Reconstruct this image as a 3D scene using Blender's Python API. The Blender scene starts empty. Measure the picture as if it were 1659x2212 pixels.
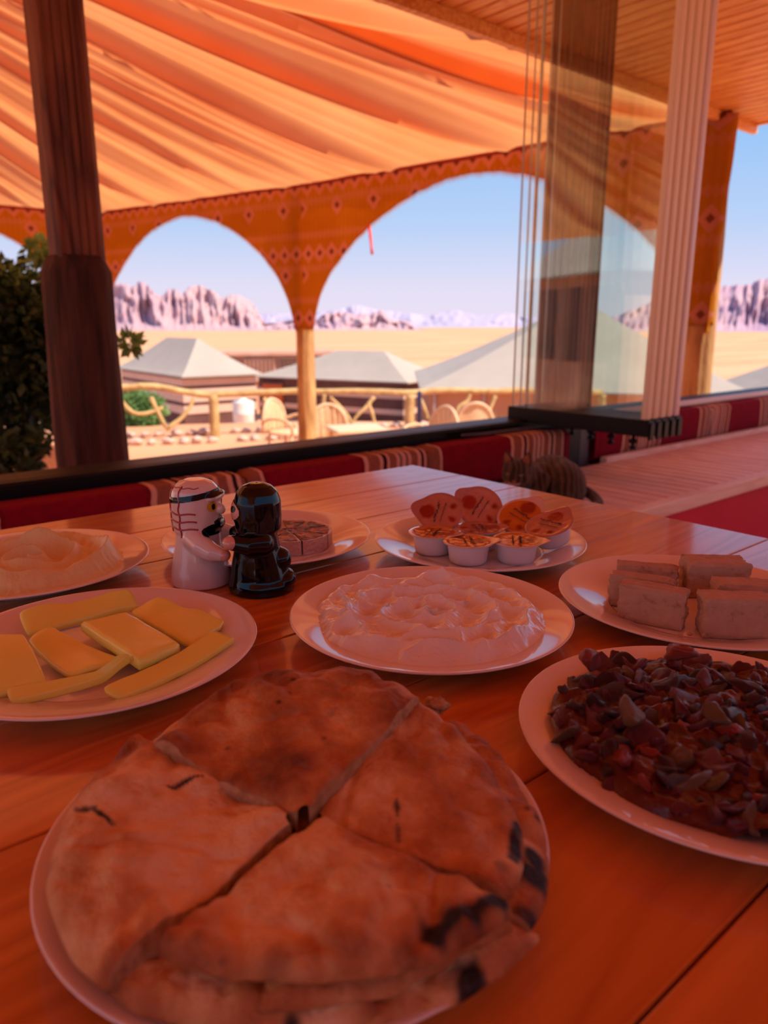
import bpy, bmesh, math, random
from math import sin, cos, pi, radians, sqrt, atan2, exp
from mathutils import Vector, Matrix, noise
from mathutils.bvhtree import BVHTree
SC = bpy.context.scene
COL = SC.collection
RNG = random.Random(11)

# ------------------------------------------------------------------ camera
FPX = 1600.0                       # focal length in pixels of the 1659 x 2212 frame
PITCH = math.atan(401.0 / FPX)     # horizon at y = 705
YAW = radians(-40.0)               # world X runs along the window wall, world Y out of the window
CAMZ = 1.015
cam_data = bpy.data.cameras.new('camera')
cam_data.sensor_fit = 'VERTICAL'
cam_data.sensor_height = 36.0
cam_data.lens = 36.0 * FPX / 2212.0
cam_data.clip_start = 0.02
cam_data.clip_end = 20000
cam_data.dof.use_dof = True
cam_data.dof.focus_distance = 0.64
cam_data.dof.aperture_fstop = 7.2
cam = bpy.data.objects.new('camera', cam_data)
COL.objects.link(cam)
cam.location = (0, 0, CAMZ)
cam.rotation_euler = (pi / 2 - PITCH, 0, YAW)
SC.camera = cam

# ------------------------------------------------------------------ sky, sun, exposure
SUN_STRENGTH = 5.4
SKY_STRENGTH = 0.88
world = bpy.data.worlds.new('sky')
SC.world = world
world.use_nodes = True
wt = world.node_tree
wt.nodes.clear()
w_out = wt.nodes.new('ShaderNodeOutputWorld')
w_bg = wt.nodes.new('ShaderNodeBackground')
w_co = wt.nodes.new('ShaderNodeTexCoord')
w_sep = wt.nodes.new('ShaderNodeSeparateXYZ')
w_ramp = wt.nodes.new('ShaderNodeValToRGB')
wt.links.new(w_co.outputs['Generated'], w_sep.inputs[0])
wt.links.new(w_sep.outputs['Z'], w_ramp.inputs[0])
wt.links.new(w_ramp.outputs[0], w_bg.inputs[0])
wt.links.new(w_bg.outputs[0], w_out.inputs[0])
w_bg.inputs[1].default_value = SKY_STRENGTH
cr = w_ramp.color_ramp
cr.elements[0].position = 0.0
cr.elements[0].color = (0.76, 0.66, 0.79, 1)
cr.elements[1].position = 1.0
cr.elements[1].color = (0.10, 0.22, 0.52, 1)
for p_, c_ in ((0.05, (0.67, 0.65, 0.81)), (0.12, (0.44, 0.57, 0.82)), (0.22, (0.27, 0.49, 0.82)), (0.40, (0.19, 0.40, 0.76))):
    e_ = cr.elements.new(p_)
    e_.color = (*c_, 1)

sun_data = bpy.data.lights.new('sun', 'SUN')
sun_data.energy = SUN_STRENGTH
sun_data.angle = radians(0.6)
sun_data.color = (1.0, 0.86, 0.68)
sun = bpy.data.objects.new('sun', sun_data)
COL.objects.link(sun)
sun_dir = Vector((0.42, -0.66, 0.98)).normalized()     # towards the sun
sun.rotation_euler = sun_dir.to_track_quat('Z', 'Y').to_euler()
sun.location = (0, 0, 30)

SC.view_settings.view_transform = 'Standard'
SC.view_settings.look = 'None'
SC.view_settings.exposure = 0.38
SC.view_settings.gamma = 1.0
SC.view_settings.use_curve_mapping = False
SC.cycles.transparent_max_bounces = 40
SC.cycles.max_bounces = 14
SC.cycles.transmission_bounces = 14
SC.cycles.glossy_bounces = 6
SC.cycles.sample_clamp_indirect = 6.0

# ------------------------------------------------------------------ helpers: picture measurements to places
CY, SY = cos(radians(40)), sin(radians(40))
CP, SP = cos(PITCH), sin(PITCH)
CAM = Vector((0, 0, CAMZ))
T = 0.75        # table top height


def ray(px, py):
    xr = (px - 829.5) / FPX
    yo = (py - 1106.0) / FPX
    y = CP - yo * SP
    z = -SP - yo * CP
    return Vector((xr * CY + y * SY, -xr * SY + y * CY, z))


def atz(px, py, z):
    d = ray(px, py)
    return CAM + d * ((z - CAMZ) / d.z)


def aty(px, py, v):
    d = ray(px, py)
    return CAM + d * (v / d.y)


def atx(px, py, u):
    d = ray(px, py)
    return CAM + d * (u / d.x)


def atd(px, py, dist):
    return CAM + ray(px, py) * dist


def fn(p, seed=0.0, octv=4, H=1.0, lac=2.0):
    return noise.fractal(Vector(p) + Vector((seed * 17.3, seed * 7.7, seed * 3.1)), H, lac, octv)


def sstep(a, b, x):
    t = min(1.0, max(0.0, (x - a) / (b - a)))
    return t * t * (3 - 2 * t)


def lerp(a, b, t):
    return a + (b - a) * t


def spline(pts, n, closed=False):
    """Catmull-Rom through points (tuples or Vectors of any dimension)."""
    P = [list(p) for p in pts]
    m = len(P)
    out = []
    segs = m if closed else m - 1
    for i in range(n):
        f = i / n * segs if closed else i / (n - 1) * segs
        k = min(int(f), segs - 1)
        t = f - k
        def g(j):
            return P[j % m] if closed else P[max(0, min(m - 1, j))]
        a, b, c, d = g(k - 1), g(k), g(k + 1), g(k + 2)
        out.append([0.5 * ((2 * b[q]) + (-a[q] + c[q]) * t + (2 * a[q] - 5 * b[q] + 4 * c[q] - d[q]) * t * t
                           + (-a[q] + 3 * b[q] - 3 * c[q] + d[q]) * t ** 3) for q in range(len(b))])
    return out


# ------------------------------------------------------------------ helpers: objects
def thing(name, label, cat, loc=(0, 0, 0), rz=0.0, group=None, rot=None):
    o = bpy.data.objects.new(name, None)
    o.empty_display_size = 0.05
    COL.objects.link(o)
    o.location = loc
    o.rotation_euler = rot if rot else (0, 0, rz)
    o['label'] = label
    o['category'] = cat
    if group:
        o['group'] = group
    return o


def wm(o):
    m = Matrix.LocRotScale(o.location, o.rotation_euler, o.scale)
    return (wm(o.parent) @ m) if o.parent else m


def mesh(name, verts, faces, mats=None, parent=None, smooth=True, world=False, loc=None, rot=None, mi=None):
    """One mesh object. world=True: vertices are world positions and get moved into the parent's frame."""
    if world and parent is not None:
        inv = wm(parent).inverted()
        verts = [inv @ Vector(v) for v in verts]
    me = bpy.data.meshes.new(name)
    me.from_pydata([tuple(v) for v in verts], [], faces)
    if mats is not None:
        for m in (mats if isinstance(mats, (list, tuple)) else [mats]):
            me.materials.append(m)
    if mi:
        me.polygons.foreach_set('material_index', mi)
    if smooth:
        me.polygons.foreach_set('use_smooth', [True] * len(me.polygons))
    me.update()
    o = bpy.data.objects.new(name, me)
    COL.objects.link(o)
    if parent is not None:
        o.parent = parent
    if loc is not None:
        o.location = loc
    if rot is not None:
        o.rotation_euler = rot
    return o


def inst(src, parent=None, loc=None, rot=None, scale=None):
    o = src.copy()
    COL.objects.link(o)
    o.parent = parent
    if loc is not None:
        o.location = loc
    if rot is not None:
        o.rotation_euler = rot
    if scale is not None:
        o.scale = scale
    return o


def tag(o, label=None, cat=None, group=None, kind=None):
    if label:
        o['label'] = label
    if cat:
        o['category'] = cat
    if group:
        o['group'] = group
    if kind:
        o['kind'] = kind
    return o


def copy_tree(o, parent=None):
    kids = [c for c in COL.objects if c.parent is o]
    c = o.copy()
    COL.objects.link(c)
    c.parent = parent
    for k in kids:
        copy_tree(k, c)
    return c


def from_bm(name, bm, mats=None, parent=None, smooth=True, loc=None, rot=None, auto=None):
    me = bpy.data.meshes.new(name)
    bm.to_mesh(me)
    bm.free()
    if mats is not None:
        for m in (mats if isinstance(mats, (list, tuple)) else [mats]):
            me.materials.append(m)
    if smooth:
        me.polygons.foreach_set('use_smooth', [True] * len(me.polygons))
    o = bpy.data.objects.new(name, me)
    COL.objects.link(o)
    if parent is not None:
        o.parent = parent
    if loc is not None:
        o.location = loc
    if rot is not None:
        o.rotation_euler = rot
    return o


def box(name, x0, x1, y0, y1, z0, z1, m, parent=None, bevel=0.0, seg=2, world=True, rot=None, smooth=False):
    """Axis-aligned box with bevelled edges. Origin at its centre."""
    c = Vector(((x0 + x1) / 2, (y0 + y1) / 2, (z0 + z1) / 2))
    bm = bmesh.new()
    bmesh.ops.create_cube(bm, size=1.0)
    for v in bm.verts:
        v.co = Vector((v.co.x * (x1 - x0), v.co.y * (y1 - y0), v.co.z * (z1 - z0)))
    if bevel > 0:
        bmesh.ops.bevel(bm, geom=bm.edges[:], offset=bevel, segments=seg, profile=0.5, affect='EDGES')
    if parent is not None and world:
        c = wm(parent).inverted() @ c
        if parent.rotation_euler.z or parent.rotation_euler.x or parent.rotation_euler.y:
            q = wm(parent).inverted().to_3x3()
            for v in bm.verts:
                v.co = q @ v.co
    o = from_bm(name, bm, m, parent, smooth, loc=c, rot=rot)
    return o


def lathe(prof, n=48, cap0=True, cap1=True):
    """profile [(r, z)...] -> verts, faces around Z."""
    V, F = [], []
    m = len(prof)
    for k in range(n):
        a = 2 * pi * k / n
        for r, z in prof:
            V.append((r * cos(a), r * sin(a), z))
    for k in range(n):
        k2 = (k + 1) % n
        for j in range(m - 1):
            F.append((k * m + j, k2 * m + j, k2 * m + j + 1, k * m + j + 1))
    if cap0 and prof[0][0] > 1e-6:
        F.append(tuple(k * m for k in range(n))[::-1])
    if cap1 and prof[-1][0] > 1e-6:
        F.append(tuple(k * m + m - 1 for k in range(n)))
    return V, F


def tube(path, rad, n=8, wob=0.0, seed=0.0, closed=False):
    """Tube along a path; rad is a number or a list."""
    P = [Vector(p) for p in path]
    m = len(P)
    R = rad if isinstance(rad, (list, tuple)) else [rad] * m
    V, F = [], []
    up = Vector((0, 0, 1))
    prev = None
    for i in range(m):
        if closed:
            d = (P[(i + 1) % m] - P[i - 1]).normalized()
        else:
            d = (P[min(m - 1, i + 1)] - P[max(0, i - 1)]).normalized()
        if prev is None:
            a = d.cross(up)
            if a.length < 0.05:
                a = d.cross(Vector((1, 0, 0)))
            a.normalize()
        else:
            a = (prev - d * prev.dot(d)).normalized()
        prev = a
        b = d.cross(a)
        for k in range(n):
            t = 2 * pi * k / n
            r = R[i]
            if wob:
                r *= 1 + wob * noise.noise(Vector((cos(t) * 1.7 + seed, sin(t) * 1.7, i * 0.35 + seed * 3)))
            V.append(P[i] + (a * cos(t) + b * sin(t)) * r)
    for i in range(m if closed else m - 1):
        i2 = (i + 1) % m
        for k in range(n):
            k2 = (k + 1) % n
            F.append((i * n + k, i * n + k2, i2 * n + k2, i2 * n + k))
    if not closed:
        F.append(tuple(range(n))[::-1])
        F.append(tuple((m - 1) * n + k for k in range(n)))
    return V, F


def grid_faces(nu, nv, off=0, wrap=False):
    F = []
    for i in range(nu - (0 if wrap else 1)):
        i2 = (i + 1) % nu
        for j in range(nv - 1):
            F.append((off + i * nv + j, off + i2 * nv + j, off + i2 * nv + j + 1, off + i * nv + j + 1))
    return F


def attr(o, name, vals):
    a = o.data.attributes.new(name, 'FLOAT', 'POINT')
    a.data.foreach_set('value', vals)


# ------------------------------------------------------------------ helpers: procedural materials
class NT:
    def __init__(self, name):
        self.m = bpy.data.materials.new(name)
        self.m.use_nodes = True
        self.t = self.m.node_tree
        self.t.nodes.clear()
        self.out = self.t.nodes.new('ShaderNodeOutputMaterial')

    def n(self, typ, **kw):
        nd = self.t.nodes.new('ShaderNode' + typ)
        for k, v in kw.items():
            setattr(nd, k, v)
        return nd

    def put(self, sock, v):
        if hasattr(v, 'is_linked') or hasattr(v, 'links'):
            self.t.links.new(v, sock)
        elif isinstance(v, (tuple, list)) and len(v) == 3 and sock.type == 'RGBA':
            sock.default_value = (*v, 1)
        else:
            sock.default_value = v

    def math(self, op, a, b=None, c=None, clamp=False):
        nd = self.n('Math', operation=op, use_clamp=clamp)
        self.put(nd.inputs[0], a)
        if b is not None:
            self.put(nd.inputs[1], b)
        if c is not None:
            self.put(nd.inputs[2], c)
        return nd.outputs[0]

    def coord(self, which='Object', scale=(1, 1, 1), loc=(0, 0, 0), rot=(0, 0, 0)):
        tc = self.n('TexCoord')
        mp = self.n('Mapping')
        self.t.links.new(tc.outputs[which], mp.inputs[0])
        mp.inputs['Location'].default_value = loc
        mp.inputs['Rotation'].default_value = rot
        mp.inputs['Scale'].default_value = scale
        return mp.outputs[0]

    def noise(self, vec, scale=5, detail=4, rough=0.55, dist=0.0):
        nd = self.n('TexNoise')
        if vec is not None:
            self.t.links.new(vec, nd.inputs['Vector'])
        nd.inputs['Scale'].default_value = scale
        nd.inputs['Detail'].default_value = detail
        nd.inputs['Roughness'].default_value = rough
        nd.inputs['Distortion'].default_value = dist
        return nd.outputs['Fac']

    def ramp(self, fac, stops, interp='LINEAR'):
        nd = self.n('ValToRGB')
        self.put(nd.inputs[0], fac)
        r = nd.color_ramp
        r.interpolation = interp
        while len(r.elements) > 1:
            r.elements.remove(r.elements[-1])
        r.elements[0].position = stops[0][0]
        r.elements[0].color = (*stops[0][1], 1)
        for p, c in stops[1:]:
            e = r.elements.new(p)
            e.color = (*c, 1)
        return nd.outputs[0]

    def mix(self, fac, a, b, blend='MIX'):
        nd = self.n('MixRGB', blend_type=blend)
        self.put(nd.inputs[0], fac)
        self.put(nd.inputs[1], a)
        self.put(nd.inputs[2], b)
        return nd.outputs[0]

    def bump(self, h, strength=0.3, dist=0.01):
        nd = self.n('Bump')
        nd.inputs['Strength'].default_value = strength
        nd.inputs['Distance'].default_value = dist
        self.t.links.new(h, nd.inputs['Height'])
        return nd.outputs[0]

    def bsdf(self, **kw):
        nd = self.n('BsdfPrincipled')
        names = dict(col='Base Color', rough='Roughness', metal='Metallic', spec='Specular IOR Level', coat='Coat Weight',
                     coatr='Coat Roughness', trans='Transmission Weight', ior='IOR', sss='Subsurface Weight', normal='Normal',
                     sheen='Sheen Weight', sssr='Subsurface Radius', ssss='Subsurface Scale')
        for k, v in kw.items():
            self.put(nd.inputs[names[k]], v)
        return nd.outputs[0]

    def end(self, shader):
        self.t.links.new(shader, self.out.inputs[0])
        return self.m


def M(name, col, rough=0.5, col2=None, vscale=8, bump=None, stretch=(1, 1, 1), lo=0.35, hi=0.65, detail=5, **kw):
    """Plain procedural material: two tones mixed by noise, optional noise bump (scale, strength, distance)."""
    t = NT(name)
    v = t.coord('Object', scale=stretch)
    if col2 is not None:
        c = t.ramp(t.noise(v, vscale, detail), [(lo, col), (hi, col2)])
    else:
        c = col
    if bump:
        kw['normal'] = t.bump(t.noise(v, bump[0], 5), bump[1], bump[2])
    return t.end(t.bsdf(col=c, rough=rough, **kw))

# ------------------------------------------------------------------ materials
def wood_mat(name, dark, light, axis='X', rough=0.3, coat=0.0, ring=9.0, fine=90, coatr=0.1, bumpd=0.0006, contrast=(0.3, 0.72), spec=0.5):
    t = NT(name)
    oi = t.n('ObjectInfo')
    tc = t.n('TexCoord')
    add = t.n('VectorMath', operation='ADD')
    sc_ = t.n('VectorMath', operation='SCALE')
    cmb = t.n('CombineXYZ')
    for k in range(3):
        t.t.links.new(oi.outputs['Random'], cmb.inputs[k])
    t.t.links.new(cmb.outputs[0], sc_.inputs[0])
    sc_.inputs['Scale'].default_value = 7.0
    t.t.links.new(tc.outputs['Object'], add.inputs[0])
    t.t.links.new(sc_.outputs[0], add.inputs[1])
    long = {'X': (0.12, 1, 1), 'Y': (1, 0.12, 1), 'Z': (1, 1, 0.12)}[axis]
    finev = {'X': (0.02, 1, 1), 'Y': (1, 0.02, 1), 'Z': (1, 1, 0.02)}[axis]
    mp = t.n('Mapping')
    t.t.links.new(add.outputs[0], mp.inputs[0])
    mp.inputs['Scale'].default_value = long
    mp2 = t.n('Mapping')
    t.t.links.new(add.outputs[0], mp2.inputs[0])
    mp2.inputs['Scale'].default_value = finev
    big = t.noise(mp.outputs[0], ring, 3, 0.5, 0.6)
    rings = t.math('FRACT', t.math('MULTIPLY', big, 9.0))
    rings = t.math('ABSOLUTE', t.math('SUBTRACT', rings, 0.5))
    fineN = t.noise(mp2.outputs[0], fine, 4, 0.6)
    fac = t.math('ADD', t.math('MULTIPLY', rings, 0.9), t.math('MULTIPLY', fineN, 0.55))
    c = t.ramp(fac, [(contrast[0], dark), (contrast[1], light)])
    c = t.mix(t.math('MULTIPLY', oi.outputs['Random'], 0.25), c, dark)
    nrm = t.bump(fac, 0.5, bumpd)
    return t.end(t.bsdf(col=c, rough=rough, coat=coat, coatr=coatr, normal=nrm, spec=spec))


MAT = {}
MAT['table'] = wood_mat('varnished pine', (0.52, 0.11, 0.010), (0.86, 0.28, 0.045), 'X', 0.30, 0.75, 11, 80, 0.09, contrast=(0.12, 0.75), bumpd=0.0003)
MAT['table_leg'] = wood_mat('pine leg', (0.40, 0.14, 0.03), (0.58, 0.24, 0.07), 'Z', 0.4)
MAT['bench'] = wood_mat('bench pine', (0.78, 0.48, 0.37), (0.95, 0.72, 0.58), 'Y', 0.5)
MAT['bench_edge'] = wood_mat('bench edging', (0.82, 0.56, 0.42), (0.96, 0.78, 0.62), 'X', 0.5)
MAT['ceiling'] = wood_mat('ceiling boards', (0.74, 0.27, 0.05), (0.96, 0.50, 0.14), 'Y', 0.5)
MAT['ceiling_dark'] = M('ceiling gaps', (0.16, 0.06, 0.02), 0.8)
MAT['post'] = wood_mat('grooved post', (0.10, 0.03, 0.014), (0.28, 0.095, 0.04), 'Z', 0.6, ring=6)
MAT['bark'] = M('bark', (0.035, 0.014, 0.010), 0.9, (0.11, 0.04, 0.025), 9, bump=(40, 0.6, 0.01), stretch=(3, 3, 0.3))
MAT['log'] = M('log', (0.34, 0.17, 0.06), 0.85, (0.62, 0.38, 0.16), 6, bump=(30, 0.6, 0.01), stretch=(2, 2, 0.4))
MAT['rail_log'] = M('rail log', (0.42, 0.24, 0.09), 0.85, (0.68, 0.45, 0.2), 5, bump=(20, 0.5, 0.01))
MAT['black'] = M('black metal', (0.008, 0.007, 0.009), 0.42, spec=0.25)
MAT['glass_edge'] = M('grey green glass edge', (0.62, 0.58, 0.48), 0.2)
MAT['grey_steel'] = M('grey steel', (0.07, 0.07, 0.09), 0.45)
MAT['cream'] = M('cream seal', (0.94, 0.82, 0.58), 0.5)
MAT['white_alu'] = M('white aluminium', (0.85, 0.78, 0.78), 0.35)
MAT['wall'] = M('plaster', (0.46, 0.14, 0.06), 0.85, (0.52, 0.17, 0.075), 6)
MAT['floor'] = M('floor tiles', (0.56, 0.16, 0.055), 0.5, (0.64, 0.20, 0.07), 5)
MAT['red'] = M('crimson cloth', (0.62, 0.003, 0.035), 0.75, (0.70, 0.005, 0.045), 3)

# glass: reflects by Fresnel, otherwise lets the light straight through, faintly green
t = NT('window glass')
fr = t.n('Fresnel')
fr.inputs['IOR'].default_value = 1.5
geo = t.n('NewGeometry')
frf = t.math('MULTIPLY', t.math('MULTIPLY', fr.outputs[0], 1.9), t.math('SUBTRACT', 1.0, geo.outputs['Backfacing']), clamp=True)
gl = t.n('BsdfGlossy')
gl.inputs['Color'].default_value = (1, 1, 1, 1)
gl.inputs['Roughness'].default_value = 0.0
tr = t.n('BsdfTransparent')
tr.inputs['Color'].default_value = (0.972, 0.99, 0.978, 1)
mx = t.n('MixShader')
t.t.links.new(frf, mx.inputs[0])
t.t.links.new(tr.outputs[0], mx.inputs[1])
t.t.links.new(gl.outputs[0], mx.inputs[2])
MAT['glass'] = t.end(mx.outputs[0])


def cloth_mat(name, col, col2, trans=0.6, scale=3, tcol=None):
    t = NT(name)
    v = t.coord('Object')
    c = t.ramp(t.noise(v, scale, 4), [(0.35, col), (0.65, col2)])
    d = t.n('BsdfDiffuse')
    t.put(d.inputs[0], c)
    s = t.n('BsdfTranslucent')
    t.put(s.inputs[0], tcol if tcol else c)
    m = t.n('MixShader')
    m.inputs[0].default_value = trans
    t.t.links.new(d.outputs[0], m.inputs[1])
    t.t.links.new(s.outputs[0], m.inputs[2])
    return t.end(m.outputs[0])


MAT['canopy'] = cloth_mat('canopy cloth', (0.84, 0.295, 0.095), (0.90, 0.36, 0.13), 0.57, 0.8)
MAT['hem'] = M('dark red hem', (0.30, 0.03, 0.02), 0.9)
MAT['ribbon'] = M('red ribbon', (0.85, 0.08, 0.06), 0.7)

# valance: woven ochre cloth with rows of pink diamonds, coordinates in metres along the cloth
t = NT('patterned valance cloth')
uu = t.n('Attribute', attribute_name='uu').outputs['Fac']
vv = t.n('Attribute', attribute_name='vv').outputs['Fac']


def diamonds(px, py, v0, hw, hh):
    fx = t.math('ABSOLUTE', t.math('SUBTRACT', t.math('FRACT', t.math('DIVIDE', uu, px)), 0.5))
    fx = t.math('MULTIPLY', fx, px / hw)
    fy = t.math('ABSOLUTE', t.math('SUBTRACT', t.math('FRACT', t.math('DIVIDE', t.math('SUBTRACT', vv, v0), py)), 0.5))
    fy = t.math('MULTIPLY', fy, py / hh)
    return t.math('ADD', fx, fy)


d1 = diamonds(0.17, 0.66, 0.11, 0.095, 0.10)
d2 = diamonds(0.50, 0.66, -0.10, 0.09, 0.10)
zz = t.math('ABSOLUTE', t.math('SUBTRACT', t.math('FRACT', t.math('DIVIDE', uu, 0.06)), 0.5))
d3 = diamonds(0.06, 0.33, 0.13, 0.045, 0.05)
base = t.ramp(t.noise(t.coord('Object'), 2.2, 3), [(0.3, (0.62, 0.25, 0.02)), (0.7, (0.70, 0.32, 0.035))])
weave = t.math('MULTIPLY', zz, 0.5)
base = t.mix(weave, base, (0.50, 0.17, 0.02))
pink = (0.74, 0.33, 0.22)
c = t.mix(t.math('LESS_THAN', d1, 1.0), base, pink)
c = t.mix(t.math('LESS_THAN', d1, 0.35), c, (0.30, 0.09, 0.05))
c = t.mix(t.math('LESS_THAN', d2, 1.0), c, pink)
c = t.mix(t.math('LESS_THAN', d2, 0.4), c, (0.34, 0.10, 0.05))
c = t.mix(t.math('MULTIPLY', t.math('LESS_THAN', d3, 1.0), 0.45), c, pink)
d = t.n('BsdfDiffuse')
t.put(d.inputs[0], c)
s = t.n('BsdfTranslucent')
t.put(s.inputs[0], c)
m_ = t.n('MixShader')
m_.inputs[0].default_value = 0.5
t.t.links.new(d.outputs[0], m_.inputs[1])
t.t.links.new(s.outputs[0], m_.inputs[2])
MAT['valance'] = t.end(m_.outputs[0])

# striped kilim cushions: stripes across X in metres, from the per-vertex length coordinate
t = NT('striped kilim')
uu = t.n('Attribute', attribute_name='uu').outputs['Fac']
f = t.math('FRACT', t.math('DIVIDE', uu, 0.68))
maroon, cream_, brown_, blk = (0.25, 0.003, 0.022), (0.74, 0.48, 0.36), (0.34, 0.14, 0.09), (0.05, 0.010, 0.014)
stops = [(0.0, maroon), (0.47, (0.20, 0.004, 0.015)), (0.49, cream_), (0.515, brown_), (0.575, brown_), (0.58, cream_), (0.60, blk), (0.625, cream_),
         (0.64, brown_), (0.68, cream_), (0.70, (0.25, 0.14, 0.13)), (0.715, cream_), (0.74, (0.25, 0.14, 0.13)), (0.755, cream_), (0.775, brown_),
         (0.82, cream_), (0.84, blk), (0.86, cream_), (0.88, brown_), (0.945, cream_), (0.96, (0.20, 0.004, 0.015)), (0.975, maroon)]
c = t.ramp(f, stops, 'CONSTANT')
v = t.coord('Object')
c = t.mix(0.25, c, t.ramp(t.noise(v, 60, 3), [(0.3, (0.1, 0.02, 0.02)), (0.7, (0.6, 0.3, 0.25))]), 'OVERLAY')
MAT['kilim'] = t.end(t.bsdf(col=c, rough=0.9, normal=t.bump(t.noise(v, 220, 2), 0.4, 0.002), spec=0.15))

# outdoors
t = NT('sand')
v = t.coord('Object')
v2 = t.coord('Object', scale=(0.010, 0.10, 1), rot=(0, 0, radians(40)))
c = t.ramp(t.noise(v, 0.7, 8), [(0.3, (0.70, 0.37, 0.20)), (0.7, (0.80, 0.45, 0.27))])
band = t.ramp(t.noise(v2, 1.3, 5), [(0.42, (0, 0, 0)), (0.62, (1, 1, 1))])
c = t.mix(t.math('MULTIPLY', band, 0.75), c, (0.74, 0.31, 0.16))
MAT['sand'] = t.end(t.bsdf(col=c, rough=0.95, normal=t.bump(t.noise(v, 3, 6), 0.4, 0.05), spec=0.1))
MAT['rock_pink_haze'] = M('haze-tinted pink sandstone', (0.46, 0.29, 0.35), 0.95, (0.60, 0.38, 0.39), 0.012, stretch=(1, 1, 0.5), spec=0.05, lo=0.3, hi=0.7)  # pinkish rock, with aerial haze mixed into the base colour
MAT['rock_mid_haze'] = M('haze-tinted mauve sandstone', (0.46, 0.29, 0.36), 0.95, (0.60, 0.39, 0.41), 0.02, spec=0.05)  # mauve cast of the haze is part of this colour
MAT['rock_far_haze'] = M('haze-tinted blue grey ridge', (0.42, 0.37, 0.52), 0.95, (0.48, 0.42, 0.56), 0.004, spec=0.05)  # blue of distant haze painted as the rock's colour
MAT['rock_right_haze'] = M('haze-tinted violet sandstone', (0.42, 0.27, 0.38), 0.95, (0.56, 0.36, 0.41), 0.02, stretch=(1, 1, 2), spec=0.05)  # violet haze tint carried by the base colour
MAT['tent_roof'] = M('grey canvas', (0.45, 0.37, 0.32), 0.9, (0.50, 0.41, 0.355), 0.8, spec=0.1)
MAT['band_dark'] = M('brown goat hair cloth', (0.13, 0.06, 0.055), 0.95, (0.17, 0.08, 0.07), 2, spec=0.1)
MAT['band_light'] = M('cream cloth', (0.66, 0.43, 0.34), 0.95, (0.72, 0.48, 0.38), 2, spec=0.1)
MAT['mud'] = M('mud brick', (0.60, 0.32, 0.22), 0.95, (0.70, 0.40, 0.30), 1.5, spec=0.1)
MAT['tent_wall'] = M('terracotta cloth', (0.52, 0.22, 0.12), 0.95, (0.58, 0.26, 0.15), 0.7, spec=0.1)
MAT['door'] = M('red orange door', (0.52, 0.09, 0.02), 0.6, (0.58, 0.11, 0.03), 2)
MAT['stone'] = M('stone', (0.66, 0.42, 0.34), 0.95, (0.78, 0.55, 0.45), 6, bump=(12, 0.6, 0.02), spec=0.1)
MAT['rattan'] = M('rattan', (0.70, 0.46, 0.27), 0.6, (0.80, 0.55, 0.34), 20)
MAT['cane_table'] = M('pale table top', (0.82, 0.58, 0.36), 0.5)
MAT['lattice'] = M('lattice wood', (0.42, 0.20, 0.13), 0.8)
MAT['dark_window'] = M('dark opening', (0.05, 0.03, 0.035), 0.6)
MAT['blue_pole'] = M('dark blue pole', (0.03, 0.025, 0.09), 0.5)


def leaf_mat(name, a, b, tr=0.35):
    t = NT(name)
    c = t.ramp(t.noise(t.coord('Object'), 3.0, 3), [(0.35, a), (0.65, b)])
    p = t.bsdf(col=c, rough=0.5, spec=0.35)
    s = t.n('BsdfTranslucent')
    t.put(s.inputs[0], c)
    m = t.n('MixShader')
    m.inputs[0].default_value = tr
    t.t.links.new(p, m.inputs[1])
    t.t.links.new(s.outputs[0], m.inputs[2])
    return t.end(m.outputs[0])


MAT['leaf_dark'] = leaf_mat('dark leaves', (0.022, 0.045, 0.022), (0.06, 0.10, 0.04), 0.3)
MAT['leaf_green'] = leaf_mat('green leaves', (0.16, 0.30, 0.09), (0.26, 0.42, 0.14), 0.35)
MAT['grass'] = leaf_mat('grass blades', (0.42, 0.42, 0.12), (0.66, 0.58, 0.25), 0.35)

# ------------------------------------------------------------------ the room
CEIL = 2.45
floor_ = tag(box('floor', -7.0, 8.0, -4.3, 2.06, -0.15, 0.0, MAT['floor']), 'dark brown floor under the table and bench', kind='structure')
wall_front = tag(box('wall_front', -4.6, 6.2, 1.96, 2.06, -1.3, 0.60, MAT['wall']), 'low wall under the black sill rail', kind='structure')
wall_light_block = tag(box('wall_light_block', -4.6, 6.2, -4.3, -4.2, -0.1, 2.30, MAT['wall']), 'unseen terracotta wall added behind the table to block light', kind='structure')  # unseen wall, added beyond the short roof to cut fill from behind
wall_left = tag(box('wall_left', -4.7, -4.6, -4.2, 2.06, -0.1, 0.60, MAT['wall']), 'low terracotta side wall, open above', kind='structure')
ceiling = tag(box('ceiling', -4.7, 5.9, -2.6, 2.80, CEIL + 0.02, CEIL + 0.16, MAT['ceiling_dark']), 'wooden ceiling and eaves of narrow orange boards', kind='structure')
PITCHW = 0.098
plank0 = None
k = 0
u = 5.85
while u > -4.6:
    if plank0 is None:
        plank0 = box('plank', u - 0.045, u + 0.045, -2.6, 2.80, CEIL, CEIL + 0.02, MAT['ceiling'], ceiling, bevel=0.006, seg=1)
    else:
        p_ = inst(plank0, ceiling, loc=plank0.location + Vector((u - 5.85, 0, 0)))
    u -= PITCHW
    k += 1
tag(box('trim_1', 5.88, 5.93, -2.6, 2.86, CEIL - 0.01, CEIL + 0.18, MAT['ceiling']), 'orange fascia board at the end of the eaves', kind='structure')
tag(box('trim_2', -4.7, 5.93, 2.80, 2.84, CEIL - 0.06, CEIL + 0.18, MAT['ceiling']), 'orange fascia board along the eaves', kind='structure')

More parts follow.
